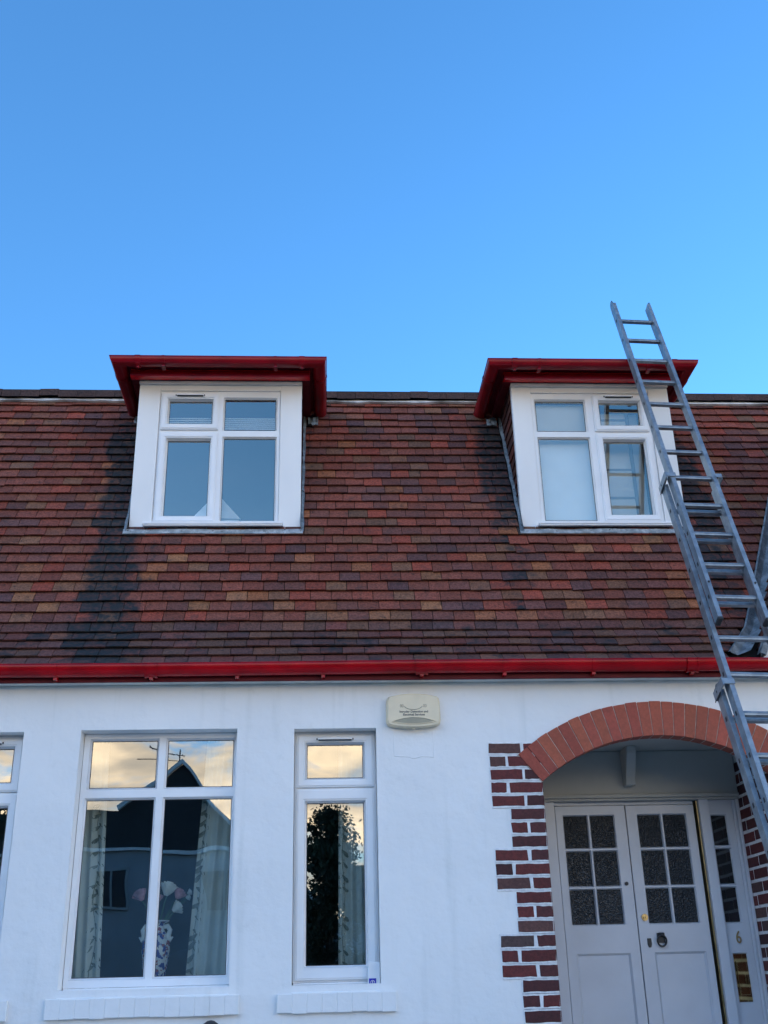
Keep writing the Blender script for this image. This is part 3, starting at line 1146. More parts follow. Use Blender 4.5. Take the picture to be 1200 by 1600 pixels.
def put_tile(mb, x0, x1, s0, gauge, rnd, col=None):
    """one plain tile: tail at s0, running up under the course above"""
    if x1 - x0 < 0.02:
        return
    j = 0.0028
    ja, jb = rnd.uniform(-j, j), rnd.uniform(-j, j)
    lf = 0.0035 * math.sin(x0 * 1.7 + s0 * 5) + 0.002 * math.sin(x0 * 4.3 + s0 * 11)
    ja += lf
    jb += lf
    if rnd.random() < 0.06:
        ja += rnd.uniform(-0.016, 0.002)
        jb += rnd.uniform(-0.012, 0.002)
    jn = rnd.uniform(-0.0015, 0.003)
    th = 0.011
    s1 = s0 + gauge + 0.012
    n0, n1 = 0.034 + jn, 0.011
    nx = 3
    sj = rnd.uniform(-0.22, 0.22)
    vs, st = [], []
    for i in range(nx + 1):
        f = i / nx
        x = x0 + (x1 - x0) * f
        sb = s0 + ja * (1 - f) + jb * f
        cr = 0.0012 * (1 - (2 * f - 1) ** 2)
        row = [rp(x, sb, n0 + cr), rp(x, s1, n1 + cr), rp(x, sb, n0 - th + cr), rp(x, s1, n1 - th + cr)]
        # bend past the sprocket line is handled by rp
        vs += row
        q0, q1 = stain_at(x, row[0].z), stain_at(x, row[1].z)
        q0, q1 = (q0 + sj * min(1, q0 * 3)), (q1 + sj * min(1, q1 * 3))
        st += [q0, q1, q0, q1]
    fs = []
    for i in range(nx):
        a, b = i * 4, (i + 1) * 4
        fs += [(a, b, b + 1, a + 1), (a + 2, a + 3, b + 3, b + 2), (a, a + 2, b + 2, b)]
    fs += [(0, 1, 3, 2), (nx * 4, nx * 4 + 2, nx * 4 + 3, nx * 4 + 1)]
    mb.add(vs, fs, 0, col or tcol(rnd, vs[0].z, x0), st)


rows = [0.0 + i * 0.1 for i in range(4)]
GA = 0.1012
rows += [K0 + i * GA for i in range(28)]
for ri, s0 in enumerate(rows):
    gauge = rows[ri + 1] - s0 if ri + 1 < len(rows) else GA
    zc = rp(0, s0).z
    off = (TW / 2 if ri % 2 else 0.0) + rnd.uniform(-0.012, 0.012) - 4.6
    wave = rnd.uniform(-0.002, 0.002)
    x = off
    xmax = valley_x(zc) + 0.03
    k = 0
    while x < xmax:
        tw = TW
        if rnd.random() < 0.03:
            tw = TW * rnd.choice((0.62, 0.8, 1.25))
        a, b = x + 0.0024, x + tw - 0.0024
        x += tw
        segs = [(a, min(b, xmax))]
        if zc > 4.80 and zc < 6.30:
            for dx0, dx1 in ((-1.545, -0.165), (1.545, 2.940)):
                ns = []
                for p, q2 in segs:
                    if q2 <= dx0 or p >= dx1:
                        ns.append((p, q2))
                    else:
                        if p < dx0:
                            ns.append((p, dx0))
                        if q2 > dx1:
                            ns.append((dx1, q2))
                segs = ns
        for p, q2 in segs:
            put_tile(t_mb, p, q2, s0 + wave, gauge, rnd)
tl = t_mb.build('roof_tiles', 'tile', house)

# lead strip at the head of the slope, and the edge of the flatter upper roof
SH = K0 + 28 * GA
m = MB()
nseg = 90
vs = []
xs = [-4.6 + 9.4 * i / nseg for i in range(nseg + 1)]
for x in xs:
    wv = 0.004 * noise.noise(Vector((x * 5, 0.3, 0)))
    vs += [rp(x, SH - 0.066 + wv * 3.5, 0.054 + wv), rp(x, SH - 0.032, 0.050), rp(x, SH - 0.066 + wv * 3.5, 0.030 + wv)]
m.add(vs, [f for i in range(nseg) for f in ((i * 3, i * 3 + 3, i * 3 + 4, i * 3 + 1), (i * 3, i * 3 + 2, i * 3 + 5, i * 3 + 3))])
m.build('lead_strip', 'palelead', house)
m = MB()
top = rp(0, SH + 0.03)
m.box(HX0, HX1, top.y + 0.006, top.y + 0.02, top.z - 0.02, top.z + 0.10)
m.build('shadow_board', 'underlay', house)
rnd = random.Random(33)
m = MB()
x = -4.7
UY, UZ = 1.285, 6.424
while x < 5.2:
    wd = 0.166
    f = rnd.uniform(0.8, 1.2)
    c = (0.075 * f, 0.045 * f, 0.040 * f)
    dz = rnd.uniform(-0.004, 0.004) + (0.010 if rnd.random() < 0.12 else 0)
    y0, z0 = UY, UZ + dz
    m.add([(x + 0.0015, y0, z0), (x + wd - 0.0015, y0, z0 + rnd.uniform(-.002, .002)), (x + wd - 0.0015, y0 + 0.012, z0 + 0.074), (x + 0.0015, y0 + 0.012, z0 + 0.074 + rnd.uniform(-.002, .002)),
           (x + 0.0015, y0 + 0.35, z0 + 0.19), (x + wd - 0.0015, y0 + 0.35, z0 + 0.19)],
          [(0, 1, 2, 3), (3, 2, 5, 4), (0, 4, 5, 1), (0, 3, 4), (1, 5, 2)], 0, c)
    x += wd
m.build('verge_tile_course', 'tile', house)
m = MB()
m.add([(HX0, UY + 0.3, UZ + 0.15), (HX1, UY + 0.3, UZ + 0.15), (HX1, 4.2, UZ + 0.95), (HX0, 4.2, UZ + 0.95), (HX0, 8.2, 3.4), (HX1, 8.2, 3.4)],
      [(0, 1, 2, 3), (3, 2, 5, 4)], 0, (0.10, 0.05, 0.045))
m.build('upper_roof', 'tile', house)

# ------------------------------------------------------------ valley and side wing at the right
m = MB()
rnd = random.Random(5)
zs = [3.60, 3.70, 3.85, 4.1, 4.4, 4.8, 5.2, 5.8, 6.4]
vs = []
for zv in zs:
    s = s_of_z(zv)
    xl = valley_x(zv)
    wdt = 0.105 if zv > 3.9 else 0.105 + (3.9 - zv) * 0.06
    vs += [rp(xl - 0.008, s, 0.046), rp(xl + 0.006, s, 0.056), rp(xl + 0.016, s, 0.042), rp(xl + wdt * 0.55, s, 0.020), rp(xl + wdt, s, 0.046), rp(xl + wdt + 0.03, s, 0.062)]
n6 = 6
m.add(vs, [(i * n6 + k, i * n6 + k + 1, (i + 1) * n6 + k + 1, (i + 1) * n6 + k) for i in range(len(zs) - 1) for k in range(n6 - 1)])
m.build('lead_valley', 'lead', house, smooth_angle=50)

WS = 2.06                                   # wing slope dz/dx
wing = MB()


def wing_x(zv):
    return 3.055 + (zv - 3.62) / WS


for r in range(26):
    zv = 3.66 + r * 0.0885
    z2 = zv + 0.105
    x0, x1 = wing_x(zv), wing_x(z2)
    yv = roof_y(zv) + 0.05 if zv > G1.z else G0.y + (zv - G0.z) / math.tan(A50)
    y = -0.10
    first = True
    while y < yv:
        y2 = min(y + (TW if not (first and r % 2) else TW / 2), yv + 0.02)
        first = False
        nn = Vector((-WS, 0, 1)).normalized()
        a, b = 0.030, 0.012
        p = [Vector((x0, y + 0.0015, zv)) + nn * a, Vector((x0, y2 - 0.0015, zv)) + nn * a, Vector((x1, y2 - 0.0015, z2)) + nn * b, Vector((x1, y + 0.0015, z2)) + nn * b]
        q4 = [v - nn * 0.011 for v in p]
        c = tcol(rnd, 4.5, 0)
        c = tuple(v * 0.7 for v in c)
        wing.add(p + q4, [(0, 1, 2, 3), (4, 7, 6, 5), (0, 4, 5, 1), (0, 3, 7, 4), (1, 5, 6, 2)], 0, c)
        y = y2
wing.build('wing_roof_tiles', 'tile', house)
m = MB()
m.add([(wing_x(3.58) + 0.005, -0.05, 3.58), (wing_x(6.0) + 0.005, -0.05, 6.0), (7.0, -0.05, 6.0), (7.0, -0.05, 3.58),
       (wing_x(3.58) + 0.005, 1.4, 3.58), (wing_x(6.0) + 0.005, 1.4, 6.0)], [(0, 3, 2, 1), (0, 1, 5, 4)])
m.build('wing_gable_wall', 'wall', house)
m = MB()
nn = Vector((-WS, 0, 1)).normalized()
for za, zb in ((3.60, 4.0), (4.0, 5.0), (5.0, 6.0)):
    o0, o1 = Vector((wing_x(za), -0.12, za)), Vector((wing_x(zb), -0.12, zb))
    m.add([o0 + nn * 0.03, o1 + nn * 0.03, o1 - nn * 0.012, o0 - nn * 0.012] +
          [v + Vector((0, 0.07, 0)) for v in (o0 + nn * 0.03, o1 + nn * 0.03, o1 - nn * 0.012, o0 - nn * 0.012)],
          [(0, 1, 2, 3), (0, 4, 5, 1), (2, 6, 7, 3)])
m.build('wing_verge', 'lead', house)


# ------------------------------------------------------------ dormers
def make_dormer(i, fx0, fx1, wx0, wx1, label):
    cx = (fx0 + fx1) / 2
    d = MB()
    # face boards: two side panels and a head board
    d.box(fx0, wx0 - 0.001, YF, YF + 0.05, DZ0, 6.168)
    d.box(wx1 + 0.001, fx1, YF, YF + 0.05, DZ0, 6.168)
    d.box(wx0 - 0.0005, wx1 + 0.0005, YF + 0.002, YF + 0.05, 6.118, 6.168)
    dm = d.build('dormer', 'board', house, bevel=0.003)
    dm['label'] = label
    # cheeks: tile-hung triangles
    for sx, x in ((-1, fx0), (1, fx1)):
        ck = MB()
        xo = x - sx * 0.012
        xi = x - sx * 0.05
        a, b = sorted((xo - sx * 0.01, xi))
        # backing
        ck.prism([(YF + 0.052, 4.86), (YF + 0.052, 6.24), (roof_y(6.24) + 0.05, 6.24), (roof_y(4.86) + 0.06, 4.86)], lambda u, v, t: (t, u, v), a, b, 1)
        r = 0
        zc = 4.80
        rr = random.Random(40 + r + i)
        while zc < 6.2:
            yend = roof_y(zc + 0.05) + 0.02
            y = YF + 0.053
            first = r % 2
            while y < yend:
                y2 = min(y + (TW / 2 if first else TW), yend)
                first = 0
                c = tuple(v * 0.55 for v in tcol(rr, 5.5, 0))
                jo = rr.uniform(-0.002, 0.002)
                o_lo, o_hi = xo + sx * (0.018 + jo), xo + sx * 0.006
                z0, z1 = max(zc, 4.862), zc + 0.107
                if z1 > z0 + 0.02 and y2 - y > 0.01:
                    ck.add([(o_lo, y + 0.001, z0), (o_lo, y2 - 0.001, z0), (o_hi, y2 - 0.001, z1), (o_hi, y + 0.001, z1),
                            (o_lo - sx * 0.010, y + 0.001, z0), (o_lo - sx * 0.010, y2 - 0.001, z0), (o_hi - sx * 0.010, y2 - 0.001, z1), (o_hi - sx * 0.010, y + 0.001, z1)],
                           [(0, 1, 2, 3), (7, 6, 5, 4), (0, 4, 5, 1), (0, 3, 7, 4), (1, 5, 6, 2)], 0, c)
                y = y2
            zc += 0.098
            r += 1
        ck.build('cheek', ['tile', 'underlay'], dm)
        # lead soaker down the cheek-roof junction
        lf = MB()
        ss = [S_FOOT - 0.06 + (s_of_z(6.2) - S_FOOT + 0.05) * k / 14 for k in range(15)]
        vs = []
        for k, s_ in enumerate(ss):
            wv = 0.004 * math.sin(k * 2.1 + i)
            vs += [rp(x + sx * (0.026 + wv), s_, 0.036), rp(x + sx * 0.004, s_, 0.040), rp(x + sx * 0.004, s_, 0.065)]
        lf.add(vs, [(k * 3 + q_, k * 3 + q_ + 1, (k + 1) * 3 + q_ + 1, (k + 1) * 3 + q_) for k in range(14) for q_ in (0, 1)])
        lf.build('side_flashing', 'lead', dm, smooth_angle=60)
        # crumpled lead end under the gutter return
        cr = MB()
        base = s_of_z(6.10)
        rr = random.Random(70 + i * 2 + (sx > 0))
        vs = []
        for a_ in range(5):
            for b_ in range(5):
                vs.append(rp(x + sx * (0.045 + 0.022 * a_), base - 0.04 + 0.026 * b_, 0.038 + rr.uniform(0, 0.022)))
        cr.add(vs, [(a_ * 5 + b_, (a_ + 1) * 5 + b_, (a_ + 1) * 5 + b_ + 1, a_ * 5 + b_ + 1) for a_ in range(4) for b_ in range(4)])
        cr.build('crumpled_lead', 'lead', dm)
    # apron at the foot
    ap = MB()
    nn_ = 24
    vs = []
    for k in range(nn_ + 1):
        x = fx0 - 0.03 + (fx1 - fx0 + 0.05) * k / nn_
        w1 = 0.004 * noise.noise(Vector((x * 9, i, 0.5)))
        vs += [rp(x, S_FOOT - 0.088 + w1, 0.040 + abs(w1)), rp(x, S_FOOT - 0.035, 0.036 + w1 * 2), Vector((x, YF - 0.004, 4.852)), rp(x, S_FOOT - 0.088 + w1, 0.030)]
    ap.add(vs, [f for k in range(nn_) for f in ((k * 4, k * 4 + 4, k * 4 + 5, k * 4 + 1), (k * 4 + 1, k * 4 + 5, k * 4 + 6, k * 4 + 2), (k * 4, k * 4 + 3, k * 4 + 7, k * 4 + 4))])
    ap.build('apron_flashing', 'oldlead', dm)
    # silver trim, red frieze, soffit, fascia
    ym = YF
    t = MB()
    t.box(fx0 - 0.002, fx1 + 0.002, ym - 0.026, ym + 0.05, 6.1685, 6.196)
    t.build('trim', 'trim', dm, bevel=0.003)
    yback = roof_y(6.25) + 0.08
    fz = MB()
    nose = [(0.600, 6.192), (0.560, 6.192), (0.545, 6.198), (0.536, 6.210), (0.534, 6.225), (0.540, 6.240), (0.552, 6.250), (0.556, 6.268), (0.600, 6.268)]
    fz.prism(nose, lambda u, v, t: (t, u, v), fx0 - 0.068, fx1 + 0.068)
    fz.box(fx0 - 0.066, fx1 + 0.066, 0.6005, ym + 0.05, 6.199, 6.268, 1)
    fz.box(fx0 - 0.066, fx0 - 0.002, ym + 0.0505, yback, 6.199, 6.268, 1)
    fz.box(fx1 + 0.002, fx1 + 0.066, ym + 0.0505, yback, 6.199, 6.268, 1)
    fz.build('frieze_board', ['redgloss', 'redold'], dm, bevel=0.004, seg=2)
    o = 0.205
    gx0, gx1, gyf = fx0 - o - (0.026 if i else 0.0), fx1 + o - (0.016 if i else 0.0), 0.340
    so = MB()
    so.box(gx0 + 0.105, gx1 - 0.105, gyf + 0.105, yback + 0.02, 6.2685, 6.28)
    so.build('soffit', 'redold', dm)
    fa = MB()
    fa.box(gx0 + 0.108, gx1 - 0.108, gyf + 0.108, gyf + 0.128, 6.2805, 6.315)
    fa.box(gx0 + 0.108, gx0 + 0.128, gyf + 0.1285, yback, 6.2805, 6.315)
    fa.box(gx1 - 0.128, gx1 - 0.108, gyf + 0.1285, yback, 6.2805, 6.315)
    fa.build('fascia', 'redold', dm, bevel=0.002)
    fr = MB()
    fr.box(gx0 + 0.129, gx1 - 0.129, gyf + 0.129, 2.2, 6.290, 6.318)
    fr.build('flat_roof', 'lead', dm)
    # mitred half-round gutter round three sides; u = distance outwards (negative = outside), v = height
    GD = gutter_profile(0.055, 12, 0.004, 1.08)
    gm = MB()
    ax0, ax1, ay = gx0 + 0.055, gx1 - 0.055, gyf + 0.055
    zt = 6.262
    yb = roof_y(zt) - 0.03
    gm.sweep(GD, [lambda u, v: (ax0 + u, yb, zt + v - 0.010), lambda u, v: (ax0 + u, ay + u, zt + v),
                  lambda u, v: (ax1 - u, ay + u, zt + v), lambda u, v: (ax1 - u, yb, zt + v - 0.010)], closed=True)
    gt = gm.build('gutter', 'reddark', dm, smooth_angle=40)
    GU = gutter_profile(0.061, 12, 0.004, 1.09)
    for X, wd in ((gx0 + 0.225, 0.022), (gx1 - 0.20, 0.022)):
        b = MB()
        b.sweep(GU, [lambda u, v, x=x: (x, ay + u, zt + v) for x in (X - wd, X + wd)], closed=True)
        b.box(X - 0.008, X + 0.008, ay - 0.01, ay + 0.01, zt - 0.078, zt - 0.066)
        b.build('gutter_union', 'reddark', gt, smooth_angle=40)
    GU = gutter_profile(0.0585, 12, 0.004, 1.09)
    for X in (gx0 + 0.43, gx1 - 0.415):
        b = MB()
        b.sweep(GU, [lambda u, v, x=x: (x, ay + u, zt + v) for x in (X - 0.013, X + 0.013)], closed=True)
        b.box(X - 0.014, X + 0.014, ay - 0.02, ay + 0.05, zt - 0.072, zt - 0.062)
        b.build('gutter_bracket', 'reddark', gt, smooth_angle=40)
    for sx_, axx in ((-1, ax0), (1, ax1)):
        b = MB()
        b.sweep(GU, [lambda u, v, y=y: (axx - sx_ * u * -1 if False else axx + (u if sx_ < 0 else -u), y, zt + v - 0.003) for y in (0.62, 0.66)], closed=True)
        b.build('gutter_bracket', 'reddark', gt, smooth_angle=40)
    # inside lining of the dormer, dark
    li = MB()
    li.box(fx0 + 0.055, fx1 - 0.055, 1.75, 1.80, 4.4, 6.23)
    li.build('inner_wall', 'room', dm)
    return dm


d1 = make_dormer(0, -1.531, -0.189, -1.356, -0.366, 'left dormer with dark stain beside it')
d2 = make_dormer(1, 1.577, 2.922, 1.742, 2.750, 'right dormer with the ladder across it')


def upvc_sill(win, x0, x1):
    s = MB()
    s.box(x0, x1, YF - 0.078, YF + 0.02, 4.878, 4.903)
    s.box(x0 + 0.003, x1 - 0.003, YF - 0.073, YF - 0.055, 4.866, 4.8775)
    s.build('sill', 'upvc', win, bevel=0.004, seg=2)


YW = YF + 0.016
win = make_window('four-pane dormer window with its vent at the left', (-1.355, -0.367, 4.904, 6.117), [
    ((-1.279, -0.930, 5.815, 6.028), (-1.342, -0.872, 5.752, 6.096)), ((-0.824, -0.404, 5.762, 6.050), None),
    ((-1.275, -0.934, 4.990, 5.660), (-1.342, -0.872, 4.925, 5.728)), ((-0.822, -0.402, 4.943, 5.682), None)], YW,
    [(-1.222, -0.998, 6.068)], 'dglass', seed=21)
upvc_sill(win, -1.418, -0.324)
win = make_window('four-pane dormer window with its vent at the right', (1.743, 2.749, 4.904, 6.117), [
    ((1.780, 2.192, 5.766, 6.050), None), ((2.325, 2.660, 5.818, 6.036), (2.262, 2.722, 5.752, 6.100)),
    ((1.780, 2.202, 4.952, 5.690), None), ((2.329, 2.666, 5.000, 5.664), (2.262, 2.722, 4.935, 5.728))], YW,
    [(2.370, 2.604, 6.078)], 'dglass', seed=22)
upvc_sill(win, 1.702, 2.790)

# ------------------------------------------------------------ things behind the dormer windows
m = MB()
for k in range(9):
    z0 = 5.745 + k * 0.019
    m.add([(-1.33, 0.735, z0), (-0.39, 0.735, z0), (-0.39, 0.747, z0 + 0.018), (-1.33, 0.747, z0 + 0.018)], [(0, 1, 2, 3)])
m.box(-1.33, -0.39, 0.735, 0.755, 5.722, 5.742)
m.build('window_blind', 'blind', label='pale half-raised blind behind the upper panes of the left dormer window', cat='blind')
m = MB()
m.add([(-1.05, 0.74, 5.01), (-0.67, 0.74, 4.995), (-0.70, 0.99, 5.00), (-1.02, 0.99, 5.00), (-0.875, 0.80, 5.25)],
      [(0, 1, 4), (1, 2, 4), (2, 3, 4), (3, 0, 4)])
m.box(-1.03, -0.685, 0.745, 0.755, 4.945, 4.990)
m.build('paper_lampshade', 'shade', label='white pointed paper lampshade on the sill inside the left dormer window', cat='lampshade')
bl = empty('roller_blind', (2.0, 0.80, 4.93), 'plain white roller blind pulled down behind the left panes of the right dormer window', 'blind')
m = MB()
m.box(1.755, 2.235, 0.750, 0.754, 4.935, 6.06)
m.build('cloth', 'blind', bl)
m = MB()
m.box(1.755, 2.235, 0.747, 0.757, 4.915, 4.934)
m.build('bottom_bar', 'blindgrey', bl)
bl = empty('roller_blind', (2.5, 0.84, 4.93), 'white blind with grey bars modelled for a window reflection behind the opening panes of the right dormer window', 'blind')
m = MB()
m.box(2.375, 2.590, 0.845, 0.849, 4.94, 6.03)
m.build('cloth', 'blind', bl)
m = MB()  # grey bars stand in for the reflection of a window
for z0 in (5.22, 5.48, 5.955):
    m.box(2.372, 2.592, 0.838, 0.8445, z0, z0 + 0.018)
m.box(2.592, 2.618, 0.838, 0.852, 4.94, 6.03)
m.box(2.350, 2.3715, 0.838, 0.852, 4.94, 6.03)
m.build('reflection_bar', 'blindgrey', bl)
m = MB()
m.box(2.628, 2.70, 0.86, 0.864, 4.94, 6.03)
m.build('side_cloth', 'blind', bl)


# ------------------------------------------------------------ curtains, vase, flowers
def curtain(name, label, edge_top, edge_bot, wall_top, wall_bot, z0, z1, y, side, strip, seed):
    """side = +1: free edge on the right (curtain at the left of the window)"""
    rr = random.Random(seed)
    m = MB()
    nx, nz = 60, 30

    def P(f, g, off=0.0):
        e = edge_top + (edge_bot - edge_top) * g
        w_ = wall_top + (wall_bot - wall_top) * g
        x = e + (w_ - e) * f
        dd = abs(w_ - e) * f
        yy = y + 0.016 * math.sin(dd * 95 + seed) + 0.010 * math.sin(dd * 41 + seed * 2 + g * 1.2)
        return Vector((x, yy - off, z1 + (z0 - z1) * g))
    vs = [P(i / nx, k / nz) for k in range(nz + 1) for i in range(nx + 1)]
    m.add(vs, [(k * (nx + 1) + i, k * (nx + 1) + i + 1, (k + 1) * (nx + 1) + i + 1, (k + 1) * (nx + 1) + i) for k in range(nz) for i in range(nx)])
    # printed leaves along the leading edge
    H = z1 - z0
    W_ = abs(wall_top - edge_top)
    fmax = strip / W_
    zz = 0.02
    k = 0
    while zz < H - 0.03:
        if z1 - zz > 2.74:
            zz += 0.05
            continue
        for sgn in (-1, 1):
            if rr.random() < 0.25:
                continue
            cx = 0.5 + sgn * 0.22
            ang = sgn * rr.uniform(0.5, 1.0) + math.pi / 2
            ln = rr.uniform(0.024, 0.036)
            wd = ln * 0.36
            pts = []
            for q_ in range(10):
                t = 2 * math.pi * q_ / 10
                u, v = ln * math.cos(t), wd * math.sin(t) * (1 - 0.35 * math.cos(t))
                dx = u * math.cos(ang) - v * math.sin(ang)
                dz = u * math.sin(ang) + v * math.cos(ang)
                f = (cx * strip + dx) / W_
                f = max(0.0, min(fmax * 1.05, f))
                g_ = (zz + rr.uniform(-0.001, 0.001) - dz + (0.02 if sgn > 0 else 0)) / H
                pts.append(P(f, max(0, min(1, g_)), 0.0025))
            m.add(pts, [tuple(range(10))], 1)
        zz += rr.uniform(0.040, 0.085)
    for j_ in range(24):
        g0_, g1_ = j_ / 24, (j_ + 1) / 24
        if z1 - g0_ * H > 2.74:
            continue
        c0 = 0.5 + 0.16 * math.sin(j_ * 0.9)
        c1 = 0.5 + 0.16 * math.sin((j_ + 1) * 0.9)
        m.add([P(c0 * fmax, g0_, 0.0022), P(c0 * fmax + 0.003 / W_, g0_, 0.0022), P(c1 * fmax + 0.003 / W_, g1_, 0.0022), P(c1 * fmax, g1_, 0.0022)], [(0, 1, 2, 3)], 1)
    o = m.build(name, ['curtain', 'leaf'], label=label, cat='curtain', smooth_angle=180, group='white curtains with a printed leaf border')
    return o


curtain('curtain', 'white leaf-bordered curtain hanging at the left side of the wide ground-floor window', -1.478, -1.415, -1.63, -1.63, 1.55, 3.2, 0.30, 1, 0.075, 3)
curtain('curtain', 'white leaf-bordered curtain hanging at the right side of the wide ground-floor window', -0.80, -0.885, -0.56, -0.56, 1.55, 3.2, 0.30, -1, 0.050, 6)
curtain('curtain', 'white leaf-bordered curtain in the narrow window beside the wide one', 0.098, 0.088, 0.34, 0.34, 1.55, 3.2, 0.30, -1, 0.062, 9)

vx, vy = -1.095, 0.42
vs_ = empty('vase', (vx, vy, 1.56), 'blue and red patterned porcelain vase on the inside sill of the wide window', 'vase')
m = MB()
m.lathe(vx, vy, [(0.050, 1.56), (0.058, 1.57), (0.060, 1.60), (0.080, 1.70), (0.092, 1.80), (0.090, 1.85), (0.070, 1.90), (0.050, 1.925), (0.045, 1.95), (0.055, 1.975), (0.082, 1.985), (0.080, 1.978), (0.05, 1.965)], 28)
m.build('body', 'vase', vs_, smooth_angle=50)
for sx in (-1, 1):
    m = MB()
    m.tube([(vx + sx * 0.045, vy - 0.01, 1.945), (vx + sx * 0.070, vy - 0.012, 1.950), (vx + sx * 0.088, vy - 0.015, 1.925), (vx + sx * 0.078, vy - 0.012, 1.89),
            (vx + sx * 0.096, vy - 0.015, 1.865), (vx + sx * 0.108, vy - 0.015, 1.885)], [0.014, 0.017, 0.016, 0.018, 0.016, 0.006], 10)
    m.tube([(vx + sx * 0.080, vy - 0.012, 1.885), (vx + sx * 0.066, vy - 0.012, 1.855), (vx + sx * 0.086, vy - 0.012, 1.835)], [0.016, 0.018, 0.006], 10)
    m.build('handle', 'porcelain', vs_, smooth_angle=60)

fl = empty('flowers', (vx, vy, 1.95), 'white and pink artificial roses on thin stems standing in the patterned vase', 'flowers')


def bloom(x, y, z, r, mat, seed, tilt=0.0):
    rr = random.Random(seed)
    b = MB()
    rot = Matrix.Rotation(tilt, 3, 'Y') @ Matrix.Rotation(rr.uniform(0, 6), 3, 'Z')
    # overlapping cupped petals round a closed heart
    for lay, (np_, rad, top_) in enumerate(((1, 0.55, 1.05), (3, 0.78, 0.92), (5, 1.0, 0.72))):
        for k in range(np_):
            a0 = 2 * math.pi * k / np_ + lay * 0.7
            span = math.pi if np_ == 1 else 2 * math.pi / np_ * 0.85
            vs = []
            for i in range(7):
                t = i / 6
                for j in range(9):
                    u = -1 + 2 * j / 8
                    rad_t = rad * r * math.sin(math.pi * (0.08 + (0.62 - 0.14 * lay) * t)) * (1.0 + 0.10 * lay * t + 0.06 * math.sin(5 * u + k * 2) * t)
                    hz = r * (-0.75 + (top_ + 0.75) * t - (0.28 * u * u * t * t if np_ > 1 else 0))
                    aa = a0 + u * span
                    q_ = rad_t * (1 + 0.10 * u)
                    vs.append(rot @ Vector((q_ * math.cos(aa), q_ * math.sin(aa), hz)) + Vector((x, y, z)))
            b.add(vs, [(i * 9 + j, i * 9 + j + 1, (i + 1) * 9 + j + 1, (i + 1) * 9 + j) for i in range(6) for j in range(8)])
    b.build('bloom', mat, fl, smooth_angle=180)
    s_ = MB()
    mx = (x + vx) / 2 + (x - vx) * 0.2
    s_.tube([(vx + (x - vx) * 0.1, vy, 1.93), (mx, (y + vy) / 2, (z + 1.98) / 2 + 0.02), (x, y, z - r * 0.5)], 0.004, 6)
    s_.build('stem', 'stem', fl)


bloom(-1.030, 0.36, 2.170, 0.050, 'petalw', 1, 0.3)
bloom(-1.205, 0.36, 2.135, 0.042, 'petalp', 2, -0.5)
bloom(-0.958, 0.37, 2.140, 0.038, 'petalp', 3, 0.5)
bloom(-0.968, 0.36, 2.055, 0.038, 'petalw', 4, 1.0)
bloom(-0.890, 0.37, 2.152, 0.018, 'petalw', 5, 1.1)
bloom(-0.898, 0.37, 2.122, 0.018, 'petalw', 6, 1.4)
bloom(-1.100, 0.38, 2.115, 0.034, 'petalp', 7, 0.0)
m = MB()
m.box(-1.66, 0.60, 0.262, 0.60, 1.50, 1.548)
m.build('inner_window_board', 'upvc', house, bevel=0.004)
m = MB()
m.lathe(-0.93, 0.80, [(0.01, 1.30), (0.17, 1.30), (0.17, 1.66), (0.15, 1.75), (0.10, 1.80), (0.01, 1.82)], 20)
m.build('armchair', simple('brown_upholstery', (0.10, 0.065, 0.045), 0.9), label='dark brown rounded chair back low behind the wide window, beside its right curtain', cat='chair', smooth_angle=60)

# ------------------------------------------------------------ alarm box
al = empty('alarm_box', (0.597, 0, 3.25), 'cream intruder alarm box fixed to the white wall under the red gutter', 'alarm box')
m = MB()


def alarm_outline(sc_=1.0, dz=0.0):
    pts = []
    x0, x1, zb, zt = -0.184, 0.184, -0.118, 0.118
    # top bowed upward, bottom bowed downward, rounded corners
    top_ = [(x, 0.100 + 0.018 * (1 - (x / 0.15) ** 2)) for x in [0.150 - 0.30 * k / 12 for k in range(13)]]
    pts += [(0.181, 0.060), (0.176, 0.085), (0.166, 0.096)] + top_ + [(-0.166, 0.096), (-0.176, 0.085), (-0.181, 0.060)]
    pts += [(-0.184, -0.065), (-0.178, -0.088), (-0.165, -0.098)]
    pts += [(x, -0.104 - 0.013 * (1 - (x / 0.15) ** 2)) for x in [-0.150 + 0.30 * k / 12 for k in range(13)]]
    pts += [(0.165, -0.098), (0.178, -0.088), (0.184, -0.065)]
    return [(u * sc_, v * sc_ + dz) for u, v in pts]


ax_, az_ = 0.597, 3.250
o1 = alarm_outline()
n = len(o1)
layers = [(1.0, -0.001), (1.0, -0.030), (0.975, -0.048), (0.93, -0.056)]
vs = []
for sc_, y in layers:
    vs += [(ax_ + u * sc_, y, az_ + v * sc_) for u, v in o1]
fs = []
for k in range(len(layers) - 1):
    for i in range(n):
        j = (i + 1) % n
        fs.append((k * n + i, k * n + j, (k + 1) * n + j, (k + 1) * n + i))
fs.append(tuple(range((len(layers) - 1) * n, len(layers) * n)))
m.add(vs, fs)
m.build('cover', 'cream', al, smooth_angle=35)
m = MB()
lens = []
for k in range(21):
    t = -1 + 2 * k / 20
    lens.append((t * 0.138, -0.052 + 0.001 + 0.026 * (1 - t * t)))
for k in range(1, 20):
    t = 1 - 2 * k / 20
    lens.append((t * 0.138, -0.052 - 0.014 * (1 - t * t)))
m.prism(lens, lambda u, v, t: (ax_ + u, t, az_ + v - 0.022), -0.0575, -0.050)
m.build('strobe_lens', 'creamdark', al)
m = MB()
rim = [(ax_ + u * 1.06, -0.0585, az_ + v * 1.1 - 0.020) for u, v in lens]
m.tube(rim + [rim[0]], 0.0028, 6)
m.build('lens_rim', 'cream', al, smooth_angle=60)
m = MB()
m.tube([(ax_, -0.040, az_ - 0.119), (ax_, -0.040, az_ - 0.127)], 0.008, 10)
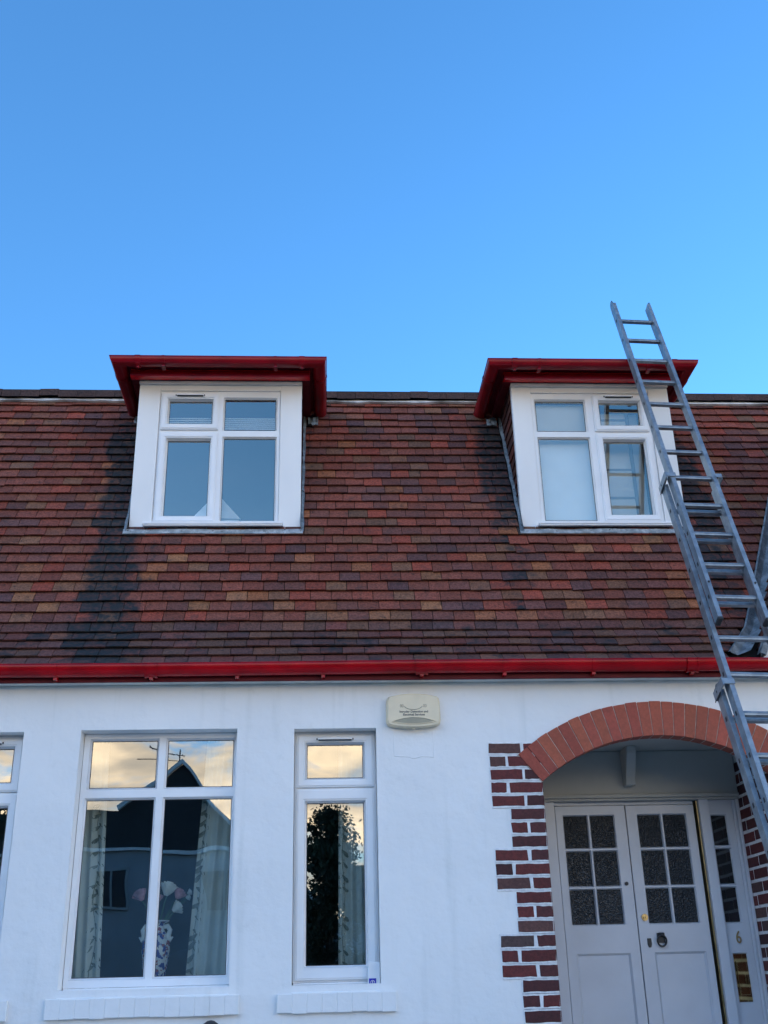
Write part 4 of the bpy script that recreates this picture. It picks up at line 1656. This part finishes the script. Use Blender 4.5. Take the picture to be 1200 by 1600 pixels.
m.build('screw', 'cream', al, smooth_angle=60)
m = MB()
arc = [(ax_ + 0.062 * math.cos(a), -0.0565, az_ + 0.034 + 0.030 * math.sin(a)) for a in [math.pi * (1.08 + 0.84 * k / 14) for k in range(15)]]
m.tube(arc, 0.0022, 5)
for sx in (-1, 1):
    for dx in (0.072, 0.084):
        m.tube([(ax_ + sx * dx + 0.0045 * math.cos(a), -0.0565, az_ + 0.030 + 0.010 * math.sin(a)) for a in [2 * math.pi * k / 10 for k in range(11)]], 0.0012, 4)
m.build('logo', 'printpale', al)
text_mesh('Intruder Detection and', 0.0205, 'lettering', 'print', al, (ax_ + 0.002, -0.0565, az_ - 0.010), 0.0004, offset=0.0006)
text_mesh('Electrical Services', 0.0205, 'lettering', 'print', al, (ax_ + 0.002, -0.0565, az_ - 0.030), 0.0004, offset=0.0006)

# ------------------------------------------------------------ sensor box on the narrow window
sn = empty('window_sensor', (0.306, 0.08, 1.54), 'small white sensor box with blue sticker at the lower corner of the narrow window', 'sensor')
m = MB()
m.box(0.268, 0.344, 0.052, 0.090, 1.540, 1.700)
m.build('casing', 'upvc', sn, bevel=0.008, seg=3)
m = MB()
m.box(0.274, 0.318, 0.0495, 0.0517, 1.560, 1.606)
m.build('sticker', 'blue', sn)
m = MB()
pts = [(0.296 + 0.012 * math.cos(a), 0.0490, 1.583 + 0.012 * math.sin(a)) for a in [2 * math.pi * k / 14 for k in range(15)]]
m.tube(pts, 0.0018, 5)
m.box(0.2935, 0.2985, 0.0482, 0.0493, 1.577, 1.591)
m.box(0.2755, 0.2815, 0.0482, 0.0493, 1.562, 1.570)
m.build('emblem', 'stickyellow', sn)

# dark dome fitting at the bottom edge
wl = empty('wall_lamp', (-0.674, -0.06, 1.33), 'black domed fitting top just showing below the wide window sill', 'lamp')
m = MB()
m.lathe(-0.674, -0.075, [(0.05, 1.26), (0.062, 1.30), (0.060, 1.345), (0.045, 1.380), (0.022, 1.396), (0.004, 1.400)], 20)
m.build('hood', 'blackplastic', wl, smooth_angle=60)
m = MB()
m.box(-0.70, -0.648, -0.018, -0.001, 1.24, 1.36)
m.build('back_plate', 'blackplastic', wl, bevel=0.003)

# ------------------------------------------------------------ ladder
LA = Vector((2.5370660, 0.27, 6.2084638))
LD = Vector((-0.01244228, -0.38495579, -0.92285114)).normalized()
LE = Vector((0.99941233, 0.02469315, -0.02377495)).normalized()
LN = Vector((0.03194, -0.92260, 0.38442)).normalized()
LW, LS = 0.28015, 0.28947
lad = empty('extension_ladder', tuple(LA + LD * 6.68), 'tall three-section aluminium extension ladder leaning on the right dormer gutter', 'ladder')


def ladder_section(name_label, t0, t1, off, xin0, xin1, sw, rung_t, holes_t, depth=0.070, caps=True):
    """stiles inner faces at xin0 and xin1 (along LE), sw stile width, off = distance behind the front section"""
    O = LA - LN * off
    S = empty('ladder_section', tuple(O + LD * t1), parent=lad)
    S['label'] = name_label
    h = depth / 2
    for side, (a, b) in enumerate(((xin0 - sw, xin0), (xin1, xin1 + sw))):
        m = MB()
        # channel: web on the outside, two flanges; rounded top
        wb = (a, a + 0.006) if side == 0 else (b - 0.006, b)
        fl_ = (a + 0.006, b) if side == 0 else (a, b - 0.006)
        ts = [t0, t0 + 0.02, t0 + 0.055, t1]
        hs = [(-h * 0.2, h * 0.35), (-h * 0.75, h * 0.9), (-h, h), (-h, h)]
        for (ta, (n0a, n1a)), (tb, (n0b, n1b)) in zip(zip(ts[:-1], hs[:-1]), zip(ts[1:], hs[1:])):
            vs = [O + LE * x + LD * t_ + LN * nn_ for (t_, n0, n1) in ((ta, n0a, n1a), (tb, n0b, n1b)) for x in wb for nn_ in (n0, n1)]
            m.add(vs, [(0, 1, 3, 2), (4, 6, 7, 5), (0, 4, 5, 1), (2, 3, 7, 6), (0, 2, 6, 4), (1, 5, 7, 3)])
        for (n0, n1) in ((h - 0.006, h), (-h, -h + 0.006)):
            m.obox(O, LE, LD, LN, fl_, (t0 + 0.055, t1), (n0, n1))
        # inner lips of the channel so that it reads as a box section
        ix = (b - 0.004, b) if side == 0 else (a, a + 0.004)
        m.obox(O, LE, LD, LN, ix, (t0 + 0.055, t1), (-h + 0.0065, -h + 0.020))
        m.obox(O, LE, LD, LN, ix, (t0 + 0.055, t1), (h - 0.020, h - 0.0065))
        m.obox(O, LE, LD, LN, (ix[0] + 0.001, ix[1] - 0.001), (t0 + 0.055, t1), (-h + 0.0205, h - 0.0205))
        # square rung ends / rivets on the web
        out = (a - 0.0012, a - 0.0002) if side == 0 else (b + 0.0002, b + 0.0012)
        for t_ in holes_t:
            m.obox(O, LE, LD, LN, out, (t_ - 0.019, t_ + 0.011), (-0.010, 0.010), 1)
        st_ = m.build('stile', ['alu', 'blackplastic'], S, bevel=0.0008)
        if caps:
            c = MB()
            c.obox(O, LE, LD, LN, (a - 0.002, b + 0.002), (t1 + 0.0005, t1 + 0.020), (-h - 0.002, h + 0.002))
            c.build('end_cap', 'blackplastic', st_, bevel=0.004)
    for t_ in rung_t:
        m = MB()
        # D-shaped ribbed rung
        pr = [(-0.015, -0.013), (0.013, -0.015), (0.016, -0.006), (0.016, 0.006), (0.013, 0.015), (-0.015, 0.013)]
        prof = [(u, v) for u, v in pr]
        m.sweep(prof, [lambda u, v, x=x: O + LE * x + LD * (t_ + v) + LN * u for x in (xin0 + 0.0002, xin1 - 0.0002)], closed=True)
        m.obox(O, LE, LD, LN, (xin0 + 0.0004, xin1 - 0.0004), (t_ - 0.0035, t_ + 0.0035), (0.0162, 0.0185))
        m.build('rung', 'alu', S, bevel=0.0015)
    return S


topr = [LS * (i - 2) for i in range(12)]
s1 = ladder_section('front upper ladder section', -0.875, 2.795, 0.0, 0.0, LW, 0.030, topr, [t for t in topr])
midr = [2.880 + LS * k for k in range(-4, 9)]
s2 = ladder_section('middle ladder section', 1.415, 5.36, 0.078, -0.030, LW + 0.030, 0.030, midr, [t for t in midr])
basr = [3.445 + LS * k for k in range(0, 11)]
s3 = ladder_section('lower ladder section standing on the ground', 3.185, 6.66, 0.158, -0.062, LW + 0.062, 0.030, basr, [t for t in basr])


def ladder_hook(S, O, a, b, t_, depth, off0):
    """guide bracket wrapped round two stiles"""
    m = MB()
    h = 0.036
    for (x0, x1) in ((a - 0.010, a - 0.0025), ):
        m.obox(O, LE, LD, LN, (x0, x1), (t_ - 0.032, t_ + 0.032), (-h - 0.012, h + 0.086))
    m.obox(O, LE, LD, LN, (a - 0.0095, b + 0.038), (t_ - 0.022, t_ + 0.022), (h + 0.0795, h + 0.086))
    m.obox(O, LE, LD, LN, (a - 0.0095, b + 0.006), (t_ - 0.030, t_ + 0.030), (-h - 0.012, -h - 0.004))
    m.build('guide_bracket', 'alu', S, bevel=0.002)
    c = MB()
    c.obox(O, LE, LD, LN, (a - 0.0025, b + 0.0025), (t_ - 0.045, t_ - 0.033), (-h - 0.003, h + 0.003))
    c.obox(O, LE, LD, LN, (a - 0.013, a - 0.0103), (t_ + 0.034, t_ + 0.042), (-h - 0.014, h + 0.02))
    c.obox(O, LE, LD, LN, (a - 0.0115, a - 0.0105), (t_ - 0.008, t_ + 0.008), (0.002, 0.014))
    c.build('bracket_pad', 'blackplastic', S, bevel=0.001)


O2 = LA - LN * 0.078
ladder_hook(s2, O2, -0.060, -0.030, 1.455, 0.07, 0)
ladder_hook(s2, O2, LW + 0.064, LW + 0.066, 1.455, 0.07, 0) if False else None
m = MB()
m.obox(O2, LE, LD, LN, (LW + 0.0625, LW + 0.069), (1.425, 1.485), (-0.04, 0.118))
m.obox(O2, LE, LD, LN, (LW + 0.020, LW + 0.0685), (1.434, 1.474), (0.1185, 0.124))
m.build('guide_bracket', 'alu', s2, bevel=0.002)
O3 = LA - LN * 0.158
ladder_hook(s3, O3, -0.092, -0.062, 3.245, 0.07, 0)
m = MB()
m.obox(O3, LE, LD, LN, (LW + 0.0945, LW + 0.101), (3.215, 3.275), (-0.04, 0.118))
m.obox(O3, LE, LD, LN, (LW + 0.052, LW + 0.1005), (3.224, 3.264), (0.1185, 0.124))
m.build('guide_bracket', 'alu', s3, bevel=0.002)
# bolt heads on the fly section
for xx in (-0.0305, LW + 0.0005):
    m = MB()
    c0 = LA + LE * (xx + 0.016) + LD * 2.50 + LN * 0.0352
    m.tube([c0, c0 + LN * 0.006], 0.007, 8)
    m.build('bolt', 'blackplastic', s1, smooth_angle=40)

# ------------------------------------------------------------ across the street (seen in the window reflections)
OY = -18.0
op = empty('house', (-3.3, OY, 0), 'house across the street, seen only as a dark gable reflected in the windows', 'house')
m = MB()
ap_, zr = (-3.27, 6.30), None
fnY = lambda u, v, t: (u, t, v)
m.prism([(-7.6, -0.01), (0.9, -0.01), (0.9, 1.95), (-1.25, 4.42), (-7.6, 4.42)], fnY, OY - 6, OY)
m.build('wall', 'oppwall', op)
m = MB()
m.prism([(-1.27, 4.425), (-3.27, 6.30), (-4.75, 5.25), (-14.5, 5.25), (-14.5, 4.425)], fnY, OY - 6, OY - 0.02)
m.build('roof', 'opproof', op)
m = MB()
m.prism([(0.95, 1.92), (-3.27, 6.42), (-3.27, 6.30), (0.87, 1.90)], fnY, OY - 0.01, OY + 0.15)
m.prism([(-3.272, 6.42), (-4.78, 5.36), (-4.74, 5.25), (-3.272, 6.30)], fnY, OY - 0.01, OY + 0.15)
m.box(-14.5, -1.4, OY + 0.001, OY + 0.12, 4.36, 4.44)
m.build('barge_board', 'opptrim', op)
m = MB()
m.box(-14.5, -7.61, OY - 6, OY - 0.3, -0.01, 4.42)
m.build('side_wall', 'oppwall', op)
for x0 in (-5.25, -2.6, -9.5):
    m = MB()
    m.plate(x0, x0 + 0.9, 3.1, 4.0, [(x0 + 0.05, x0 + 0.43, 3.15, 3.95), (x0 + 0.47, x0 + 0.85, 3.15, 3.95)], OY + 0.004, OY + 0.06)
    wn = m.build('window', 'oppframe', op)
    m = MB()
    m.box(x0 + 0.04, x0 + 0.86, OY + 0.001, OY + 0.02, 3.14, 3.96)
    m.build('glass', 'oppglass', wn)
ar = MB()
ar.tube([(-3.50, OY - 1, 5.9), (-3.50, OY - 1, 6.95)], 0.02, 6)
ar.tube([(-4.3, OY - 1, 6.88), (-3.35, OY - 1, 6.72)], 0.014, 6)
for k in range(6):
    xx = -4.25 + k * 0.17
    zz = 6.88 - (xx + 4.3) * 0.168
    ar.tube([(xx, OY - 1.22, zz), (xx, OY - 0.78, zz)], 0.008, 5)
ar.tube([(-4.5, OY - 1, 6.62), (-3.45, OY - 1, 6.56)], 0.010, 6)
ar.build('aerial', 'blackplastic', op)


o2 = empty('house', (5, -19, 0), 'low house across the street beside the evergreen, seen only in the window reflections', 'house')
m = MB()
m.prism([(0.55, -0.01), (9, -0.01), (9, 3.1), (0.55, 3.1)], fnY, -24, -19)
m.build('wall', 'oppwall', o2)
m = MB()
m.prism([(-19.0 + 0.3, 3.105), (-21.5, 4.35), (-24.3, 3.105)], lambda u, v, t: (t, u, v), 0.45, 9.1)
m.build('roof', 'opproof', o2)


def tree(x, y, h, r, kind, label, seed, nleaf=3200):
    rr = random.Random(seed)
    t = empty('tree', (x, y, 0), label, 'tree', 'trees across the street')
    m = MB()
    m.tube([(x, y, -0.3), (x + 0.05, y, h * 0.4), (x, y + 0.05, h * 0.95)], [0.14, 0.09, 0.015], 8)
    tips = []
    for k in range(80 if kind == 'conifer' else 34):
        zz = h * rr.uniform(0.12, 0.95)
        a = rr.uniform(0, 2 * math.pi)
        ln = r * (1.05 - zz / h if kind == 'conifer' else 0.9) * rr.uniform(0.6, 1.1)
        p1 = (x + ln * 0.5 * math.cos(a), y + ln * 0.5 * math.sin(a), zz + ln * 0.25)
        p2 = (x + ln * math.cos(a), y + ln * math.sin(a), zz + ln * (0.35 if kind == 'conifer' else 0.8))
        m.tube([(x, y, zz), p1, p2], [0.03, 0.02, 0.006], 5)
        tips.append((Vector((x, y, zz)), Vector(p1), Vector(p2)))
        for q_ in range(5):
            p3 = Vector(p1).lerp(Vector(p2), rr.random())
            d_ = Vector((rr.uniform(-1, 1), rr.uniform(-1, 1), rr.uniform(0, 1))) * 0.35
            m.tube([p3, p3 + d_], [0.010, 0.003], 4)
            tips.append((p3, p3 + d_ * 0.5, p3 + d_))
    m.build('trunk', 'bark', t)
    c = MB()
    for k in range(nleaf):
        b = rr.choice(tips)
        p = b[0].lerp(b[2], rr.uniform(0.25, 1.05)) + Vector((rr.gauss(0, 0.07), rr.gauss(0, 0.07), rr.gauss(0, 0.07)))
        u = Vector((rr.uniform(-1, 1), rr.uniform(-1, 1), rr.uniform(-1, 1))).normalized()
        v = u.orthogonal().normalized()
        s_ = rr.uniform(0.03, 0.07)
        c.add([p - u * s_, p + v * s_ * 0.5, p + u * s_, p - v * s_ * 0.5], [(0, 1, 2, 3)])
    c.build('crown', 'foliage', t)
    return t


tree(-0.02, -14.6, 4.95, 1.25, 'conifer', 'pointed dark evergreen across the street, reflected in the narrow window', 3, 15000)
tree(-6.5, -14.4, 4.9, 1.9, 'broad', 'thin twiggy tree across the street, reflected in the window at the left edge', 9, 2200)

# unseen belt of trees, added to block the low sun off the house
wd = MB()
rr = random.Random(2)
dirv = Vector((sd.x, sd.y, 0)).normalized()
per = Vector((-dirv.y, dirv.x, 0))
for k in range(60):
    c0 = dirv * rr.uniform(40, 48) + per * (-17 + 34 * (k % 30) / 29)
    zz = rr.uniform(2, 13.5) if k < 30 else rr.uniform(9, 13)
    rad = rr.uniform(2.6, 3.6)
    bm = bmesh.new()
    bmesh.ops.create_icosphere(bm, subdivisions=3, radius=rad)
    vs = []
    for v in bm.verts:
        q_ = v.co * (1 + 0.25 * noise.noise(v.co * 1.3 + Vector((k, 0, 0))))
        vs.append(c0 + Vector((q_.x, q_.y, q_.z + zz)))
    wd.add(vs, [[v.index for v in f.verts] for f in bm.faces])
    bm.free()
for k in range(18):
    c0 = dirv * 43 + per * (-17 + 34 * k / 17)
    wd.tube([c0 + Vector((0, 0, -0.3)), c0 + Vector((0, 0, 10))], [0.4, 0.2], 6)
    wd.box(c0.x - 1.6, c0.x + 1.6, c0.y - 1.6, c0.y + 1.6, 0.2, 13.0)
wd.build('sun_blocker_trees', 'foliage', kind='stuff', label='unseen belt of trees added to block the low sun', cat='sun_blocker')
